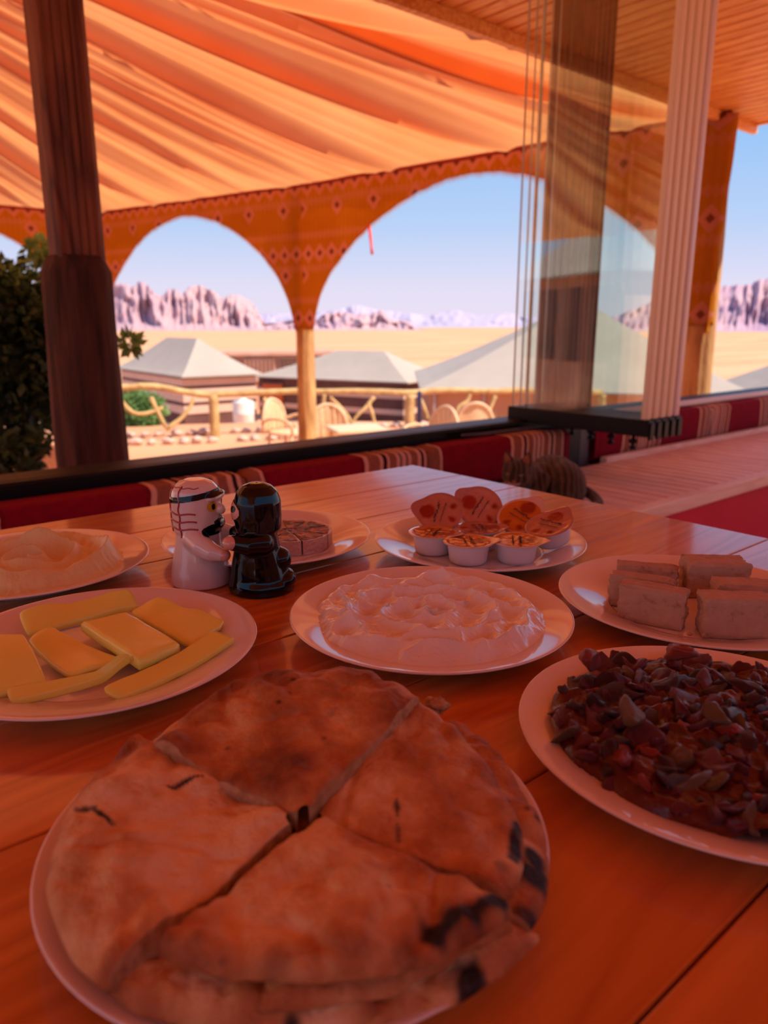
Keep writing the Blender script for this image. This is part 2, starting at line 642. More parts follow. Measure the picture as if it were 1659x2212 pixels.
# black sill rail that carries the folding glass
sill = tag(box('trim_3', -3.6, 6.2, 1.925, 2.03, 0.600, 0.653, MAT['black'], bevel=0.004), 'black metal sill rail running below the open window', kind='structure')
box('track_lip', -3.6, 2.36, 1.905, 1.925, 0.640, 0.652, MAT['black'], sill, bevel=0.002)
box('track_lip', 2.75, 6.2, 1.90, 1.925, 0.625, 0.650, MAT['white_alu'], sill, bevel=0.002)
lp = [Vector((1.95, 1.885, 0.627)), Vector((2.05, 1.875, 0.624)), Vector((2.30, 1.875, 0.624)), Vector((2.42, 1.875, 0.626))]
V, F = tube(lp, 0.006, 8)
mesh('latch_rod', V, F, MAT['grey_steel'], sill, world=True)
tag(box('trim_4', 2.64, 2.72, 1.862, 1.94, 0.30, 0.602, MAT['grey_steel'], bevel=0.003), 'dark steel upright under the sill rail beside the cat', kind='structure')
tag(box('trim_5', 2.52, 2.64, 1.85, 1.93, 0.30, 0.602, MAT['black'], bevel=0.003), 'black gap filler between the two runs of cushions', kind='structure')

# folding glass panels, pushed together at right angles to the sill
ordw = ['nearest the table', 'second from the table', 'middle of the stack', 'fourth from the table', 'farthest from the table']
for i in range(5):
    u = 2.36 + 0.046 * i
    g = thing('glass_panel', 'folding frameless glass panel standing on the sill, %s of five' % ordw[i] if i != 2 else 'folding frameless glass panel standing on the sill, third and middle one of five',
              'glass panel', (u, 1.69, 0.655), group='folded glass panels')
    box('pane', u - 0.004, u + 0.004, 1.400, 1.992, 0.70, 2.42, MAT['glass'], g)
    box('edge_seal', u - 0.0215, u + 0.0085, 1.376, 1.400, 0.70, 2.42, MAT['cream'] if i < 4 else MAT['white_alu'], g, bevel=0.005, smooth=True)
    box('edge_strip', u + 0.010, u + 0.0235, 1.383, 1.404, 0.70, 2.42, MAT['cream'], g, bevel=0.003, smooth=True)
    box('glass_edge', u - 0.004, u + 0.004, 1.992, 1.994, 0.70, 2.42, MAT['glass_edge'], g)
    if i == 2:
        box('far_seal', u - 0.005, u + 0.005, 1.996, 2.004, 0.70, 2.42, MAT['cream'], g, bevel=0.002)
    r_ = box('bottom_rail', u - 0.021, u + 0.021, 1.370, 2.002, 0.640, 0.70, MAT['black'], g, bevel=0.004)
    box('end_cap', u - 0.014, u + 0.014, 1.362, 1.372, 0.630, 0.69, MAT['black'], g, bevel=0.003)
    vk = 1.435 + 0.12 * i
    if i in (0, 1, 2, 3):
        Vk, Fk = lathe([(0.004, 0.0), (0.011, 0.002), (0.012, 0.012), (0.006, 0.016), (0.006, 0.022), (0.015, 0.026), (0.016, 0.036), (0.006, 0.040), (0.006, 0.056)], 16)
        mesh('roller_knob', [(x, y + vk - 1.69, z + 0.5885 - 0.655) for x, y, z in Vk], Fk, MAT['black'], g)

# ------------------------------------------------------------------ bench under the window
bench = thing('plank_bench', 'long wooden plank bench with crimson front along the window', 'bench', (2.4, 1.52, 0.0))
box('base_box', -3.4, 6.1, 1.30, 1.90, 0.0, 0.425, MAT['wall'], bench)
box('front_panel', -3.4, 6.1, 1.235, 1.26, 0.02, 0.42, MAT['red'], bench, bevel=0.004)
bp0 = None
for k in range(76):
    u = 0.75 + 0.0705 * k
    if bp0 is None:
        bp0 = box('plank', u - 0.0315, u + 0.0315, 1.262, 1.80, 0.425, 0.447, MAT['bench'], bench, bevel=0.004, seg=1)
    else:
        inst(bp0, bench, loc=bp0.location + Vector((0.0705 * k, 0, RNG.uniform(-0.0012, 0.0012))))
box('front_edge_board', -3.4, 6.1, 1.215, 1.262, 0.405, 0.452, MAT['bench_edge'], bench, bevel=0.005)
box('back_edge_board', 2.75, 6.1, 1.79, 1.825, 0.425, 0.468, MAT['bench_edge'], bench, bevel=0.005)


def cushion(u0, u1, v0, v1, z0, z1, label, off):
    """Rounded, slightly puffed bolster; uu carries the length for the stripes."""
    nu, nr = 40, 28
    V, U = [], []
    for i in range(nu):
        f = i / (nu - 1)
        uq = lerp(u0, u1, f)
        e = min(f, 1 - f) * (u1 - u0)
        sq = sqrt(max(0.0, 1 - (1 - min(1, e / 0.035)) ** 2)) * 0.16 + 0.84
        for j in range(nr):
            a = 2 * pi * j / nr
            c_, s_ = cos(a), sin(a)
            p = 0.42
            y = (abs(c_) ** p) * (1 if c_ > 0 else -1)
            z = (abs(s_) ** p) * (1 if s_ > 0 else -1)
            w = 1 + 0.05 * noise.noise(Vector((uq * 3, j * 0.3, off)))
            V.append((uq, (v0 + v1) / 2 + y * (v1 - v0) / 2 * sq * w, z0 + (z + 1) * (z1 - z0) / 2 * (1 if z < 0 else sq * 0.5 + 0.5)))
            U.append(uq + off + 0.012 * noise.noise(Vector((uq * 2, y * 2, z * 2))))
    F = []
    for i in range(nu - 1):
        for j in range(nr):
            j2 = (j + 1) % nr
            F.append((i * nr + j, i * nr + j2, (i + 1) * nr + j2, (i + 1) * nr + j))
    F.append(tuple(range(nr)))
    F.append(tuple((nu - 1) * nr + j for j in range(nr))[::-1])
    c0 = Vector(((u0 + u1) / 2, (v0 + v1) / 2, z0))
    o = mesh('back_cushion', [Vector(v) - c0 for v in V], F, MAT['kilim'], loc=c0)
    attr(o, 'uu', U)
    tag(o, label, 'cushion', 'striped back cushions along the sill')
    return o


cl = ['dark red striped cushion behind the hummus plate', 'dark red striped cushion behind the ceramic figurines', 'dark red striped cushion below the middle log post',
      'dark red striped cushion behind the cat']
ue = [-0.75, 0.16, 1.02, 1.72, 2.51]
for i in range(4):
    cushion(ue[i], ue[i + 1] - 0.004, 1.80, 1.915, 0.447, 0.615, cl[i], 0.30 - 0.02 * i)
ue = [2.735, 3.75, 4.8, 5.9]
for i, l_ in enumerate(['bright red striped cushion under the folded glass', 'bright red striped cushion at the right edge of the picture', 'red striped cushion at the far end of the bench']):
    cushion(ue[i], ue[i + 1] - 0.004, 1.835, 1.925, 0.45, 0.622, l_, 0.12)

# ------------------------------------------------------------------ the ground and the far mountains
GZ = -1.0       # terrace level outside


def ground_z(r):
    z = GZ
    z -= 1.7 * sstep(15.5, 26, r)
    z -= 1.6 * sstep(26, 70, r)
    return z


nr_, na_ = 90, 120
V, F = [], []
for i in range(nr_):
    r = 2.2 * (6000 / 2.2) ** (i / (nr_ - 1))
    for j in range(na_):
        a = 2 * pi * j / na_
        x, y = r * cos(a), r * sin(a)
        V.append((x, y, ground_z(r) + 0.03 * fn((x * 0.3, y * 0.3, 0), 2, 3) * sstep(2, 8, r) + min(1.2, r * 0.004) * fn((x * 0.01, y * 0.01, 3), 1, 3) * sstep(20, 100, r)))
for i in range(nr_ - 1):
    for j in range(na_):
        j2 = (j + 1) % na_
        F.append((i * na_ + j, (i + 1) * na_ + j, (i + 1) * na_ + j2, i * na_ + j2))
tag(mesh('ground', V, F, MAT['sand']), 'sandy desert ground stretching to the horizon', kind='structure')


def mountain(name, prof, dist, depth, mat, label, rough=1.0, seed=1.0, n=170, m=34):
    """A rocky ridge: prof = (pixel x, pixel y) of its crest, dist = how far it stands."""
    P = spline(prof, n)
    V, F = [], []
    for i, (px, py) in enumerate(P):
        top = atd(px, py, dist)
        hgt = max(0.5, top.z + 4.3)
        d2 = Vector((top.x, top.y, 0)).normalized()
        jag = fn((px * 0.05, 0, 0), seed, 5) * 0.05 + fn((px * 0.22, 1, 0), seed + 1, 3) * 0.035
        hgt *= 1 + jag * rough
        for j in range(m):
            t_ = j / (m - 1)
            if t_ < 0.72:
                q = t_ / 0.72
                cliff = 0.22 * q ** 0.6 if q < 0.35 else 0.117 + (q - 0.35) * 0.25
                zz = hgt * (0.16 * q / 0.35 if q < 0.35 else 0.16 + 0.84 * ((q - 0.35) / 0.65) ** 0.85)
                back = depth * (q * 0.55)
            else:
                q = (t_ - 0.72) / 0.28
                zz = hgt * (1 - q ** 1.6)
                back = depth * (0.55 + 0.45 * q)
            w = 4 * t_ * (1 - t_)
            flu = 0.6 * (abs(fn((px * 0.06, zz / hgt * 0.9, 2), seed + 2, 4)) * 0.30 + fn((px * 0.03, zz / hgt * 1.5, 5), seed + 3, 4) * 0.30) * depth * w * rough
            pos = Vector((top.x, top.y, 0)) + d2 * (back + flu)
            V.append((pos.x, pos.y, -4.3 + zz))
    F = grid_faces(n, m)
    o = mesh(name, V, F, mat)
    tag(o, label, kind='structure')
    return o


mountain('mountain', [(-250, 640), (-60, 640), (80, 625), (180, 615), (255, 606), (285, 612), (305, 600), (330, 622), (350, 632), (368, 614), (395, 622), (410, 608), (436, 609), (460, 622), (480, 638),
                      (500, 630), (525, 636), (545, 650), (560, 678), (578, 702), (600, 712)], 900, 150, MAT['rock_pink_haze'], 'big haze-tinted pink sandstone massif on the left', 1.0, 3.0, 220)
mountain('mountain', [(520, 715), (560, 700), (610, 695), (640, 690), (680, 690), (705, 675), (740, 673), (775, 676), (800, 675), (825, 668), (845, 686), (880, 694), (905, 710), (930, 716)], 1000, 120, MAT['rock_mid_haze'],
         'low haze-tinted mauve rock hills behind the middle log post', 1.3, 5.0, 150)
mountain('mountain', [(420, 700), (560, 676), (600, 674), (680, 672), (740, 662), (770, 655), (800, 663), (840, 668), (880, 674), (930, 678), (980, 667), (1030, 678), (1090, 674), (1140, 682), (1200, 690), (1300, 702)], 3600, 400, MAT['rock_far_haze'],
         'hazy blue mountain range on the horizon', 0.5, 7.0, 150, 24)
mountain('mountain', [(1240, 712), (1300, 690), (1360, 668), (1420, 640), (1480, 624), (1540, 611), (1590, 606), (1620, 604), (1640, 592), (1700, 586), (1800, 600), (1950, 640), (2050, 712)], 700, 160, MAT['rock_right_haze'],
         'haze-tinted violet rock mountain at the right edge', 0.8, 9.0, 170)

# ------------------------------------------------------------------ canopy, valances, posts
def cw(X, Y):
    """Camera-aligned ground axes (right, ahead) to world."""
    return Vector((X * CY + Y * SY, -X * SY + Y * CY, 0))


APEX = Vector((-1.0, 6.6, 4.25))
PR = Vector((5.50, 2.86, 2.44))
PM = Vector((4.77, 7.05, 2.44))
PC = Vector((3.78, 10.5, 2.44))
PF = Vector((-6.0, 10.9, 2.44))
PL = Vector((-6.0, 2.86, 2.44))
per = []
for a, b in ((PR, PM), (PM, PC), (PC, PF), (PF, PL), (PL, PR)):
    n_ = int((b - a).length / 0.028)
    for i in range(n_):
        per.append(a.lerp(b, i / n_))


def crease(x, p=0.75):
    f = abs(x - math.floor(x) - 0.5) * 2
    return f ** p


V, F = [], []
nt = 46
L = 0.0
for i, p in enumerate(per):
    if i:
        L += (p - per[i - 1]).length
    for j in range(nt):
        t_ = 0.03 + 0.97 * j / (nt - 1)
        q = APEX.lerp(p, t_)
        q.z = p.z + (APEX.z - p.z) * (1 - t_) ** 1.28
        env = (1 - t_ ** 8) * sstep(0.0, 0.2, t_) * (0.35 + 0.65 * t_) + 0.05
        w = L + 0.05 * sin(t_ * 3 + L * 0.8) + 0.10 * noise.noise(Vector((L * 0.5, t_ * 1.2, 4)))
        a1 = crease(w / 0.80 + 0.7 * noise.noise(Vector((w * 0.9, t_ * 0.25, 9))), 0.7)
        a2 = crease(w / 0.27 + 0.8 * noise.noise(Vector((w * 1.7, t_ * 0.3, 19))), 0.9)
        a3 = noise.noise(Vector((w * 1.2, t_ * 0.8, 2)))
        a4 = crease(w / 0.09, 1.0)
        fl = w / 1.15 + 0.35 * noise.noise(Vector((math.floor(w / 1.15) * 3.7, 0, 0)))
        a5 = exp(-(((fl - math.floor(fl) - 0.5) * 1.15) / 0.045) ** 2)
        amp2 = 0.5 + 0.5 * noise.noise(Vector((L * 0.7, 3, t_ * 0.7)))
        q.z += env * (0.15 * (a1 - 0.5) * (0.6 + 0.8 * amp2) + 0.075 * amp2 * (a2 - 0.5) + 0.12 * a3 + 0.016 * a4 * amp2 - 0.11 * a5)
        V.append(q)
F = grid_faces(len(per), nt, wrap=True)
can = mesh('fabric_canopy', V, F, MAT['canopy'])
tag(can, 'draped orange cloth canopy gathered in long folds over the terrace', 'canopy')


VS = Vector((-0.075, -0.11, 0))


def valance(a, b, zp, ztop, gap, label, name='arched_valance', pw=0.145, n=110, m=26, power=1.75):
    """Cloth hung between two posts, its lower edge cut as an arch; uu, vv in metres for the pattern."""
    a, b = a + VS, b + VS
    d = b - a
    ln = d.length
    dirn = d.normalized()
    nrm = Vector((-dirn.y, dirn.x, 0))
    V, UU, VV = [], [], []
    for side in (0, 1):
        for i in range(n):
            s = i / (n - 1)
            x = s * ln
            e = min(x, ln - x)
            q = min(1.0, max(0.0, (e - pw) / (ln / 2 - pw)))
            f = (1 - (1 - q) ** power) ** (1 / power)
            zb = lerp(zp, ztop - gap, f)
            for j in range(m):
                t_ = j / (m - 1)
                z = lerp(zb, ztop, t_)
                bow = 0.03 * noise.noise(Vector((x * 1.6, z * 1.2, ln))) * min(1, e / 0.3)
                p = a + dirn * x + nrm * (bow + 0.006 * side)
                V.append((p.x, p.y, z + 0.012 * noise.noise(Vector((x * 9, 0, 0))) * (1 - t_)))
                UU.append(x)
                VV.append(z)
    F = grid_faces(n, m) + [f_[::-1] for f_ in grid_faces(n, m, n * m)]
    for i in range(n - 1):
        F.append((i * m, n * m + i * m, n * m + (i + 1) * m, (i + 1) * m))
    base = a + dirn * (ln / 2)
    o = mesh(name, [Vector(v) - Vector((base.x, base.y, zp)) for v in V], F, MAT['valance'], loc=(base.x, base.y, zp))
    attr(o, 'uu', UU)
    attr(o, 'vv', VV)
    tag(o, label, 'valance', 'arched valances around the canopy')
    # hem along the top, fringe of short threads along the arch
    top = [Vector(V[i * m + m - 1]) for i in range(0, n, 3)]
    Vt, Ft = tube(top, 0.018, 6)
    mesh('hem', Vt, Ft, MAT['hem'], o, world=True)
    Vf, Ff = [], []
    for i in range(0, n - 1):
        for k in range(3):
            p0 = Vector(V[i * m]).lerp(Vector(V[(i + 1) * m]), k / 3)
            h = 0.035 + 0.02 * RNG.random()
            c_ = len(Vf)
            Vf += [p0 - dirn * 0.004, p0 + dirn * 0.004, p0 + Vector((0, 0, -h))]
            Ff.append((c_, c_ + 1, c_ + 2))
    fr_ = mesh('fringe', Vf, Ff, MAT['valance'], o, world=True, smooth=False)
    fr_['kind'] = 'stuff'
    return o


valance(PR, PM, 0.98, 2.44, 0.13, 'ochre patterned cloth valance arching from the middle log post to the right', n=130)
valance(PM, PC, 0.98, 2.44, 0.16, 'ochre patterned cloth valance arching left of the middle log post')
valance(PC, Vector((0.3, 10.65, 2.44)), 0.98, 2.44, 0.16, 'ochre patterned cloth valance at the left edge above the tree')
valance(Vector((0.3, 10.65, 2.44)), Vector((-3.0, 10.8, 2.44)), 0.98, 2.44, 0.16, 'ochre patterned cloth valance farthest left')

# cloth wrapped round the right hand post
V, UU, VV = [], [], []
n, m = 40, 22
for i in range(n):
    z = lerp(1.02, 2.43, i / (n - 1))
    for j in range(m):
        a = pi * 0.15 + 2 * pi * 0.62 * j / (m - 1)
        r = 0.118 + 0.02 * noise.noise(Vector((cos(a) * 1.5, sin(a) * 1.5, z * 3))) + 0.035 * sstep(1.9, 2.43, z)
        V.append((r * cos(a), r * sin(a), z))
        UU.append(a * 0.12)
        VV.append(z)
o = mesh('post_wrap', V, grid_faces(n, m), MAT['valance'], loc=(PR.x, PR.y, 0))
attr(o, 'uu', UU)
attr(o, 'vv', VV)
so = o.modifiers.new('thick', 'SOLIDIFY')
so.thickness = 0.006
tag(o, 'ochre patterned cloth wrapped round the right hand log post', 'cloth')


def log_post(name, x, y, z0, z1, r, label, mat, seed=1.0, cat='post', lean=(0, 0), rough=0.10, group=None):
    n, m = 46, 40
    V = []
    for i in range(n):
        f = i / (n - 1)
        z = lerp(z0, z1, f)
        rr = r * (1.12 - 0.16 * f)
        ed = min(f, 1 - f) * (z1 - z0)
        rr *= 0.8 + 0.2 * sqrt(min(1, ed / 0.03))
        cx = lean[0] * f + 0.25 * r * noise.noise(Vector((seed, z * 0.8, 0)))
        cy = lean[1] * f + 0.25 * r * noise.noise(Vector((seed + 5, z * 0.8, 0)))
        for j in range(m):
            a = 2 * pi * j / m
            w = 1 + rough * (noise.noise(Vector((cos(a) * 5, sin(a) * 5, z * 0.9 + seed))) + 0.5 * noise.noise(Vector((cos(a) * 11, sin(a) * 11, z * 2.2 + seed))))
            V.append((cx + rr * w * cos(a), cy + rr * w * sin(a), z - z0))
    F = []
    for i in range(n - 1):
        for j in range(m):
            j2 = (j + 1) % m
            F.append((i * m + j, i * m + j2, (i + 1) * m + j2, (i + 1) * m + j))
    F.append(tuple(range(m))[::-1])
    F.append(tuple((n - 1) * m + j for j in range(m)))
    o = mesh(name, V, F, mat, loc=(x, y, z0))
    if label:
        tag(o, label, cat, group)
    return o


log_post('log_post', PM.x, PM.y, GZ - 0.05, 2.40, 0.095, 'rough round log post carrying the valances in the middle', MAT['log'], 2.0)
log_post('log_post', PC.x, PC.y, GZ - 0.05, 2.40, 0.09, 'log post at the far corner of the canopy behind the dark porch post', MAT['log'], 3.0)
log_post('log_post', PR.x, PR.y, GZ - 0.05, 2.44, 0.105, 'rough log post at the right end of the eaves', MAT['log'], 4.0)
log_post('log_post', 0.3, 10.65, GZ - 0.05, 2.40, 0.09, 'log post under the far left valance', MAT['log'], 6.0)

# porch post on the left: dark log sleeve below, grooved square timber above
porch = thing('porch_post', 'thick dark porch post on the left, bark log below and grooved timber above', 'post', (0.872, 2.60, GZ))
lg = log_post('log_sleeve', 0, 0, 0.0, 1.235 - GZ, 0.112, None, MAT['bark'], 7.0, rough=0.13)
lg.parent = porch
prof = []
hw = 0.074
for face in range(4):
    ca, sa = cos(face * pi / 2), sin(face * pi / 2)
    for k in range(25):
        f = k / 24
        t_ = lerp(-hw + 0.012, hw - 0.012, f)
        gro = 0.007 * max(0.0, sin(f * 5 * pi * 2 - pi / 2)) if face in (2, 3) else 0
        x, y = hw - gro, t_
        prof.append((x * ca - y * sa, x * sa + y * ca))
V = [(x, y, z) for z in (1.22, 2.47) for x, y in prof]
n = len(prof)
F = [(j, (j + 1) % n, n + (j + 1) % n, n + j) for j in range(n)] + [tuple(range(n))[::-1], tuple(n + j for j in range(n))]
mesh('grooved_timber', [(x, y, z - GZ) for x, y, z in V], F, MAT['post'], porch, smooth=False, rot=(0, 0, radians(-6)))
porch2 = thing('timber_column', 'dark square timber column seen through the folded glass panels', 'post', (2.93, 2.17, GZ))
mesh('grooved_timber', [(x * 1.38, y * 1.38, (z - 1.22) / 1.25 * (2.44 - GZ)) for x, y, z in V], F, MAT['post'], porch2, smooth=False)
mesh('base_block', [(x * 1.6, y * 1.55, (z - 1.22) / 1.25 * 1.25) for x, y, z in V], F, MAT['bark'], porch2, smooth=False)

rv = ray(797, 488)
ed = PM - PR
kk = ((PR.x + VS.x) * ed.y - (PR.y + VS.y) * ed.x) / (rv.x * ed.y - rv.y * ed.x)      # where that sight line meets the valance
rb = [atd(797, 484, kk), atd(800, 510, kk), atd(802, 530, kk), atd(804, 549, kk)]
V, F = tube(rb, [0.012, 0.016, 0.012, 0.016], 6)
o = mesh('hanging_ribbon', [v - rb[-1] for v in V], F, MAT['ribbon'], loc=rb[-1])
tag(o, 'short red ribbon dangling from the arched valance', 'ribbon')

# ------------------------------------------------------------------ railing of crooked logs
rail_px = [(60, 836), (180, 834), (270, 837), (310, 834), (350, 837), (400, 847), (440, 853), (480, 852), (560, 848), (640, 845), (700, 846), (780, 845), (885, 848), (950, 843), (1060, 845), (1130, 843), (1300, 848)]


def rd(px):
    return 13.4 + (px - 270) * 0.0026


railing = thing('log_railing', 'rustic railing of crooked logs and branches along the terrace edge', 'railing', atz(460, 944, GZ))
path = spline([list(atd(x, y, rd(x))) for x, y in rail_px], 90)
V, F = tube(path, 0.062, 10, 0.25, 2.0)
mesh('rail', V, F, MAT['rail_log'], railing, world=True)
for px in (60, 460, 885, 1300):
    p1 = atd(px, 852, rd(px))
    V, F = tube([Vector((p1.x, p1.y, lerp(GZ - 0.1, p1.z, f))) for f in [q / 8 for q in range(9)]], [0.095 * (1.05 - 0.1 * q / 8) for q in range(9)], 10, 0.2, px)
    mesh('post', V, F, MAT['rail_log'], railing, world=True)
branches = [[(262, 868), (285, 890), (310, 894), (335, 888), (352, 880)], [(326, 858), (338, 885), (356, 918), (364, 932)], [(362, 926), (390, 905), (410, 880), (418, 858)],
            [(570, 860), (585, 888), (605, 905), (640, 922)], [(712, 858), (735, 880), (752, 900), (760, 920)], [(808, 858), (790, 880), (770, 900), (755, 925)], [(700, 852), (697, 890), (694, 930)],
            [(795, 870), (806, 900), (810, 925)], [(905, 858), (918, 885), (925, 905)], [(1015, 852), (1008, 868), (990, 880), (985, 900)], [(1070, 856), (1060, 880), (1052, 905)]]
for b_ in branches:
    pts = spline([list(atd(x, y, rd(x) - 0.03)) for x, y in b_], 12)
    V, F = tube(pts, [0.045 - 0.015 * q / 11 for q in range(12)], 8, 0.35, b_[0][0])
    mesh('branch', V, F, MAT['rail_log'], railing, world=True)

# stones along the foot of the railing
STONES = []
for k in range(9):
    bm = bmesh.new()
    bmesh.ops.create_icosphere(bm, subdivisions=3, radius=1.0)
    for v in bm.verts:
        d = v.co.normalized()
        r = 1 + 0.35 * noise.noise(d * 1.1 + Vector((k * 9, 0, 0))) + 0.10 * noise.noise(d * 3 + Vector((k * 5, 3, 0)))
        v.co = Vector((d.x * r, d.y * r * 0.75, max(-0.45, d.z * r * 0.62)))
    me = bpy.data.meshes.new('edging_stone')
    bm.to_mesh(me)
    bm.free()
    me.materials.append(MAT['stone'])
    me.polygons.foreach_set('use_smooth', [True] * len(me.polygons))
    STONES.append(me)
sx = 150.0
k = 0
while sx < 1130:
    for row in (0, 1):
        w = RNG.uniform(0.10, 0.135)
        p = atz(sx + RNG.uniform(-6, 6) + row * 18, 937 - (sx - 460) * 0.035 + row * 17, GZ)
        o = bpy.data.objects.new('edging_stone', STONES[(k * 5 + row) % 9])
        COL.objects.link(o)
        o.location = (p.x, p.y, GZ + 0.42 * w * 0.9)
        o.scale = (w, w, w * 0.9)
        o.rotation_euler = (0, 0, RNG.uniform(0, 6))
        tag(o, 'pinkish rounded stone in the row along the foot of the railing', 'stone', 'stones edging the terrace')
    sx += RNG.uniform(30, 34)
    if abs(sx - 460) < 16 or abs(sx - 885) < 16:
        sx += 32
    k += 1

# ------------------------------------------------------------------ camp tents and huts
def frame_obj(name, label, cat, X, Y, zg):
    p = cw(X, Y)
    return thing(name, label, cat, (p.x, p.y, zg))


def prism(name, foot, z0, z1, mat, parent, grow=0.0):
    c = sum(foot, Vector((0, 0, 0))) / len(foot)
    f2 = [c + (p - c) * (1 + grow / (p - c).length) for p in foot]
    n = len(f2)
    V = [(p.x, p.y, z0) for p in f2] + [(p.x, p.y, z1) for p in f2]
    F = [(j, (j + 1) % n, n + (j + 1) % n, n + j) for j in range(n)] + [tuple(range(n))[::-1], tuple(range(n, 2 * n))]
    return mesh(name, V, F, mat, parent, smooth=False, world=True)


def hip_roof(name, foot, z0, ridge, mat, parent, over=0.3, sag=0.0, nseg=8, thick=0.05):
    """Roof over a four-cornered footprint (0-1 front, 1-2 right, 2-3 back, 3-0 left); ridge = two points."""
    c = sum(foot, Vector((0, 0, 0))) / 4
    f2 = []
    for p in foot:
        q = c + (p - c) * (1 + over / (p - c).length)
        f2.append(Vector((q.x, q.y, z0)))
    r0, r1 = ridge       # r0 near the left side, r1 near the right side
    V, F = [], []

    def patch(a, b, ta, tb):
        off = len(V)
        for i in range(nseg + 1):
            f = i / nseg
            lo, hi = a.lerp(b, f), ta.lerp(tb, f)
            for j in range(nseg + 1):
                g = j / nseg
                p = lo.lerp(hi, g)
                p.z = lo.z + (hi.z - lo.z) * (g ** (1 + sag))
                V.append(p)
        F.extend(grid_faces(nseg + 1, nseg + 1, off))
    patch(f2[0], f2[1], r0, r1)
    patch(f2[1], f2[2], r1, r1)
    patch(f2[2], f2[3], r1, r0)
    patch(f2[3], f2[0], r0, r0)
    off = len(V)
    V += [p + Vector((0, 0, -0.002)) for p in f2] + [p - Vector((0, 0, thick)) for p in f2]
    for j in range(4):
        F.append((off + j, off + (j + 1) % 4, off + 4 + (j + 1) % 4, off + 4 + j))
    F.append((off + 4, off + 5, off + 6, off + 7))
    o = mesh(name, V, F, mat, parent, smooth=False, world=True)
    bmx = bmesh.new()
    bmx.from_mesh(o.data)
    bmesh.ops.remove_doubles(bmx, verts=bmx.verts[:], dist=0.004)
    bmesh.ops.recalc_face_normals(bmx, faces=bmx.faces[:])
    bmx.to_mesh(o.data)
    bmx.free()
    return o


def banded_hut(name, label, foot, z_eave, z_ground, ridge, bands, over=0.3, sag=0.15):
    c = sum(foot, Vector((0, 0, 0))) / 4
    t_ = thing(name, label, 'tent', (c.x, c.y, z_ground))
    z = z_eave
    for i, (h, dark) in enumerate(bands):
        z2 = z - h
        if i == len(bands) - 1:
            z2 = z_ground
        prism('wall_band', foot, z2, z, MAT['band_dark'] if dark else MAT['band_light'], t_, 0.0 if dark else 0.03)
        z = z2
    hip_roof('roof', foot, z_eave - 0.02, ridge, MAT['tent_roof'], t_, over, sag)
    return t_


# left hut: striped walls, its corner towards us
c0 = cw(-6.45, 24.0)
dr, dl = cw(0.80, 0.60), cw(-0.60, 0.80)
ft = [c0 + dl * 6.0, c0, c0 + dr * 2.6, c0 + dr * 2.6 + dl * 6.0]
mid = (ft[0] + ft[3]) / 2
mid2 = (ft[1] + ft[2]) / 2
r0 = mid.lerp(mid2, 0.25) + Vector((0, 0, 0.62))
r1 = mid.lerp(mid2, 0.72) + Vector((0, 0, 0.62))
banded_hut('striped_tent', 'grey roofed tent with brown and cream striped walls behind the left railing', ft, -0.50, -3.0, (r0, r1),
           [(0.13, 1), (0.22, 0), (0.10, 1), (0.42, 0), (0.12, 1), (0.26, 0), (0.42, 1), (0.2, 0), (0.34, 1), (0.2, 0), (0.5, 1)])

# middle hut with red door
c0 = cw(0.72, 28.0)
e1 = cw(-5.25, 31.4)
dl = (e1 - c0)
dn = Vector((dl.y, -dl.x, 0)).normalized()
if dn.dot(c0) < 0:
    dn = -dn
ft = [e1, c0, c0 + dn * 3.4, e1 + dn * 3.4]
r0 = ft[0].lerp(ft[1], 0.42) + dn * 1.7 + Vector((0, 0, 0.06))
r1 = ft[0].lerp(ft[1], 0.74) + dn * 1.7 + Vector((0, 0, 0.06))
hut2 = banded_hut('striped_tent', 'long grey roofed tent with dark striped walls and a red door, behind the log post', ft, -0.98, -3.6, (r0, r1),
                  [(0.48, 1), (0.19, 0), (0.4, 1), (0.2, 0), (0.4, 1), (0.19, 0), (0.3, 1), (0.2, 0), (0.5, 1)])
dpos = e1.lerp(c0, 0.115)
ang = atan2(dl.y, dl.x)
V = [(x, y, z) for x in (-0.5, 0.5) for y in (-0.06, 0.06) for z in (0, 1.95)]
F = [(0, 1, 3, 2), (4, 6, 7, 5), (0, 4, 5, 1), (2, 3, 7, 6), (0, 2, 6, 4), (1, 5, 7, 3)]
rot_ = Matrix.Rotation(ang, 3, 'Z')
dpp = dpos - dn * 0.06
mesh('door', [rot_ @ Vector(v) + Vector((dpp.x, dpp.y, -3.25)) for v in V], F, MAT['door'], hut2, smooth=False, world=True)
V2 = [(x, y, z) for x in (-0.58, 0.58) for y in (-0.05, 0.05) for z in (1.95, 2.05)]
mesh('door_lintel', [rot_ @ Vector(v) + Vector((dpp.x, dpp.y, -3.25)) for v in V2], F, MAT['band_dark'], hut2, smooth=False, world=True)

# large tent on the right
ft = [cw(1.25, 20.0), cw(8.6, 17.6), cw(10.6, 25.0), cw(1.35, 27.4)]
cen = sum(ft, Vector((0, 0, 0))) / 4
apx = cw(6.2, 23.0) + Vector((0, 0, 1.62))
apx0 = cw(5.6, 23.2) + Vector((0, 0, 1.60))
big = thing('large_tent', 'large grey canvas tent with terracotta walls right of the middle log post', 'tent', (cen.x, cen.y, -3.0))
prism('wall', ft, -3.0, -0.55, MAT['tent_wall'], big)
hip_roof('roof', ft, -0.57, (apx0, apx), MAT['tent_roof'], big, 0.35, 0.12, 12)
for f_ in (0.0, 0.17, 0.34):
    p = ft[0].lerp(ft[1], f_ + 0.02)
    nn = (p - cen).normalized() * 0.05
    V, F = tube([Vector((p.x, p.y, -2.9)) + nn, Vector((p.x, p.y, -0.6)) + nn], 0.04, 8)
    mesh('pole', V, F, MAT['band_light'], big, world=True)

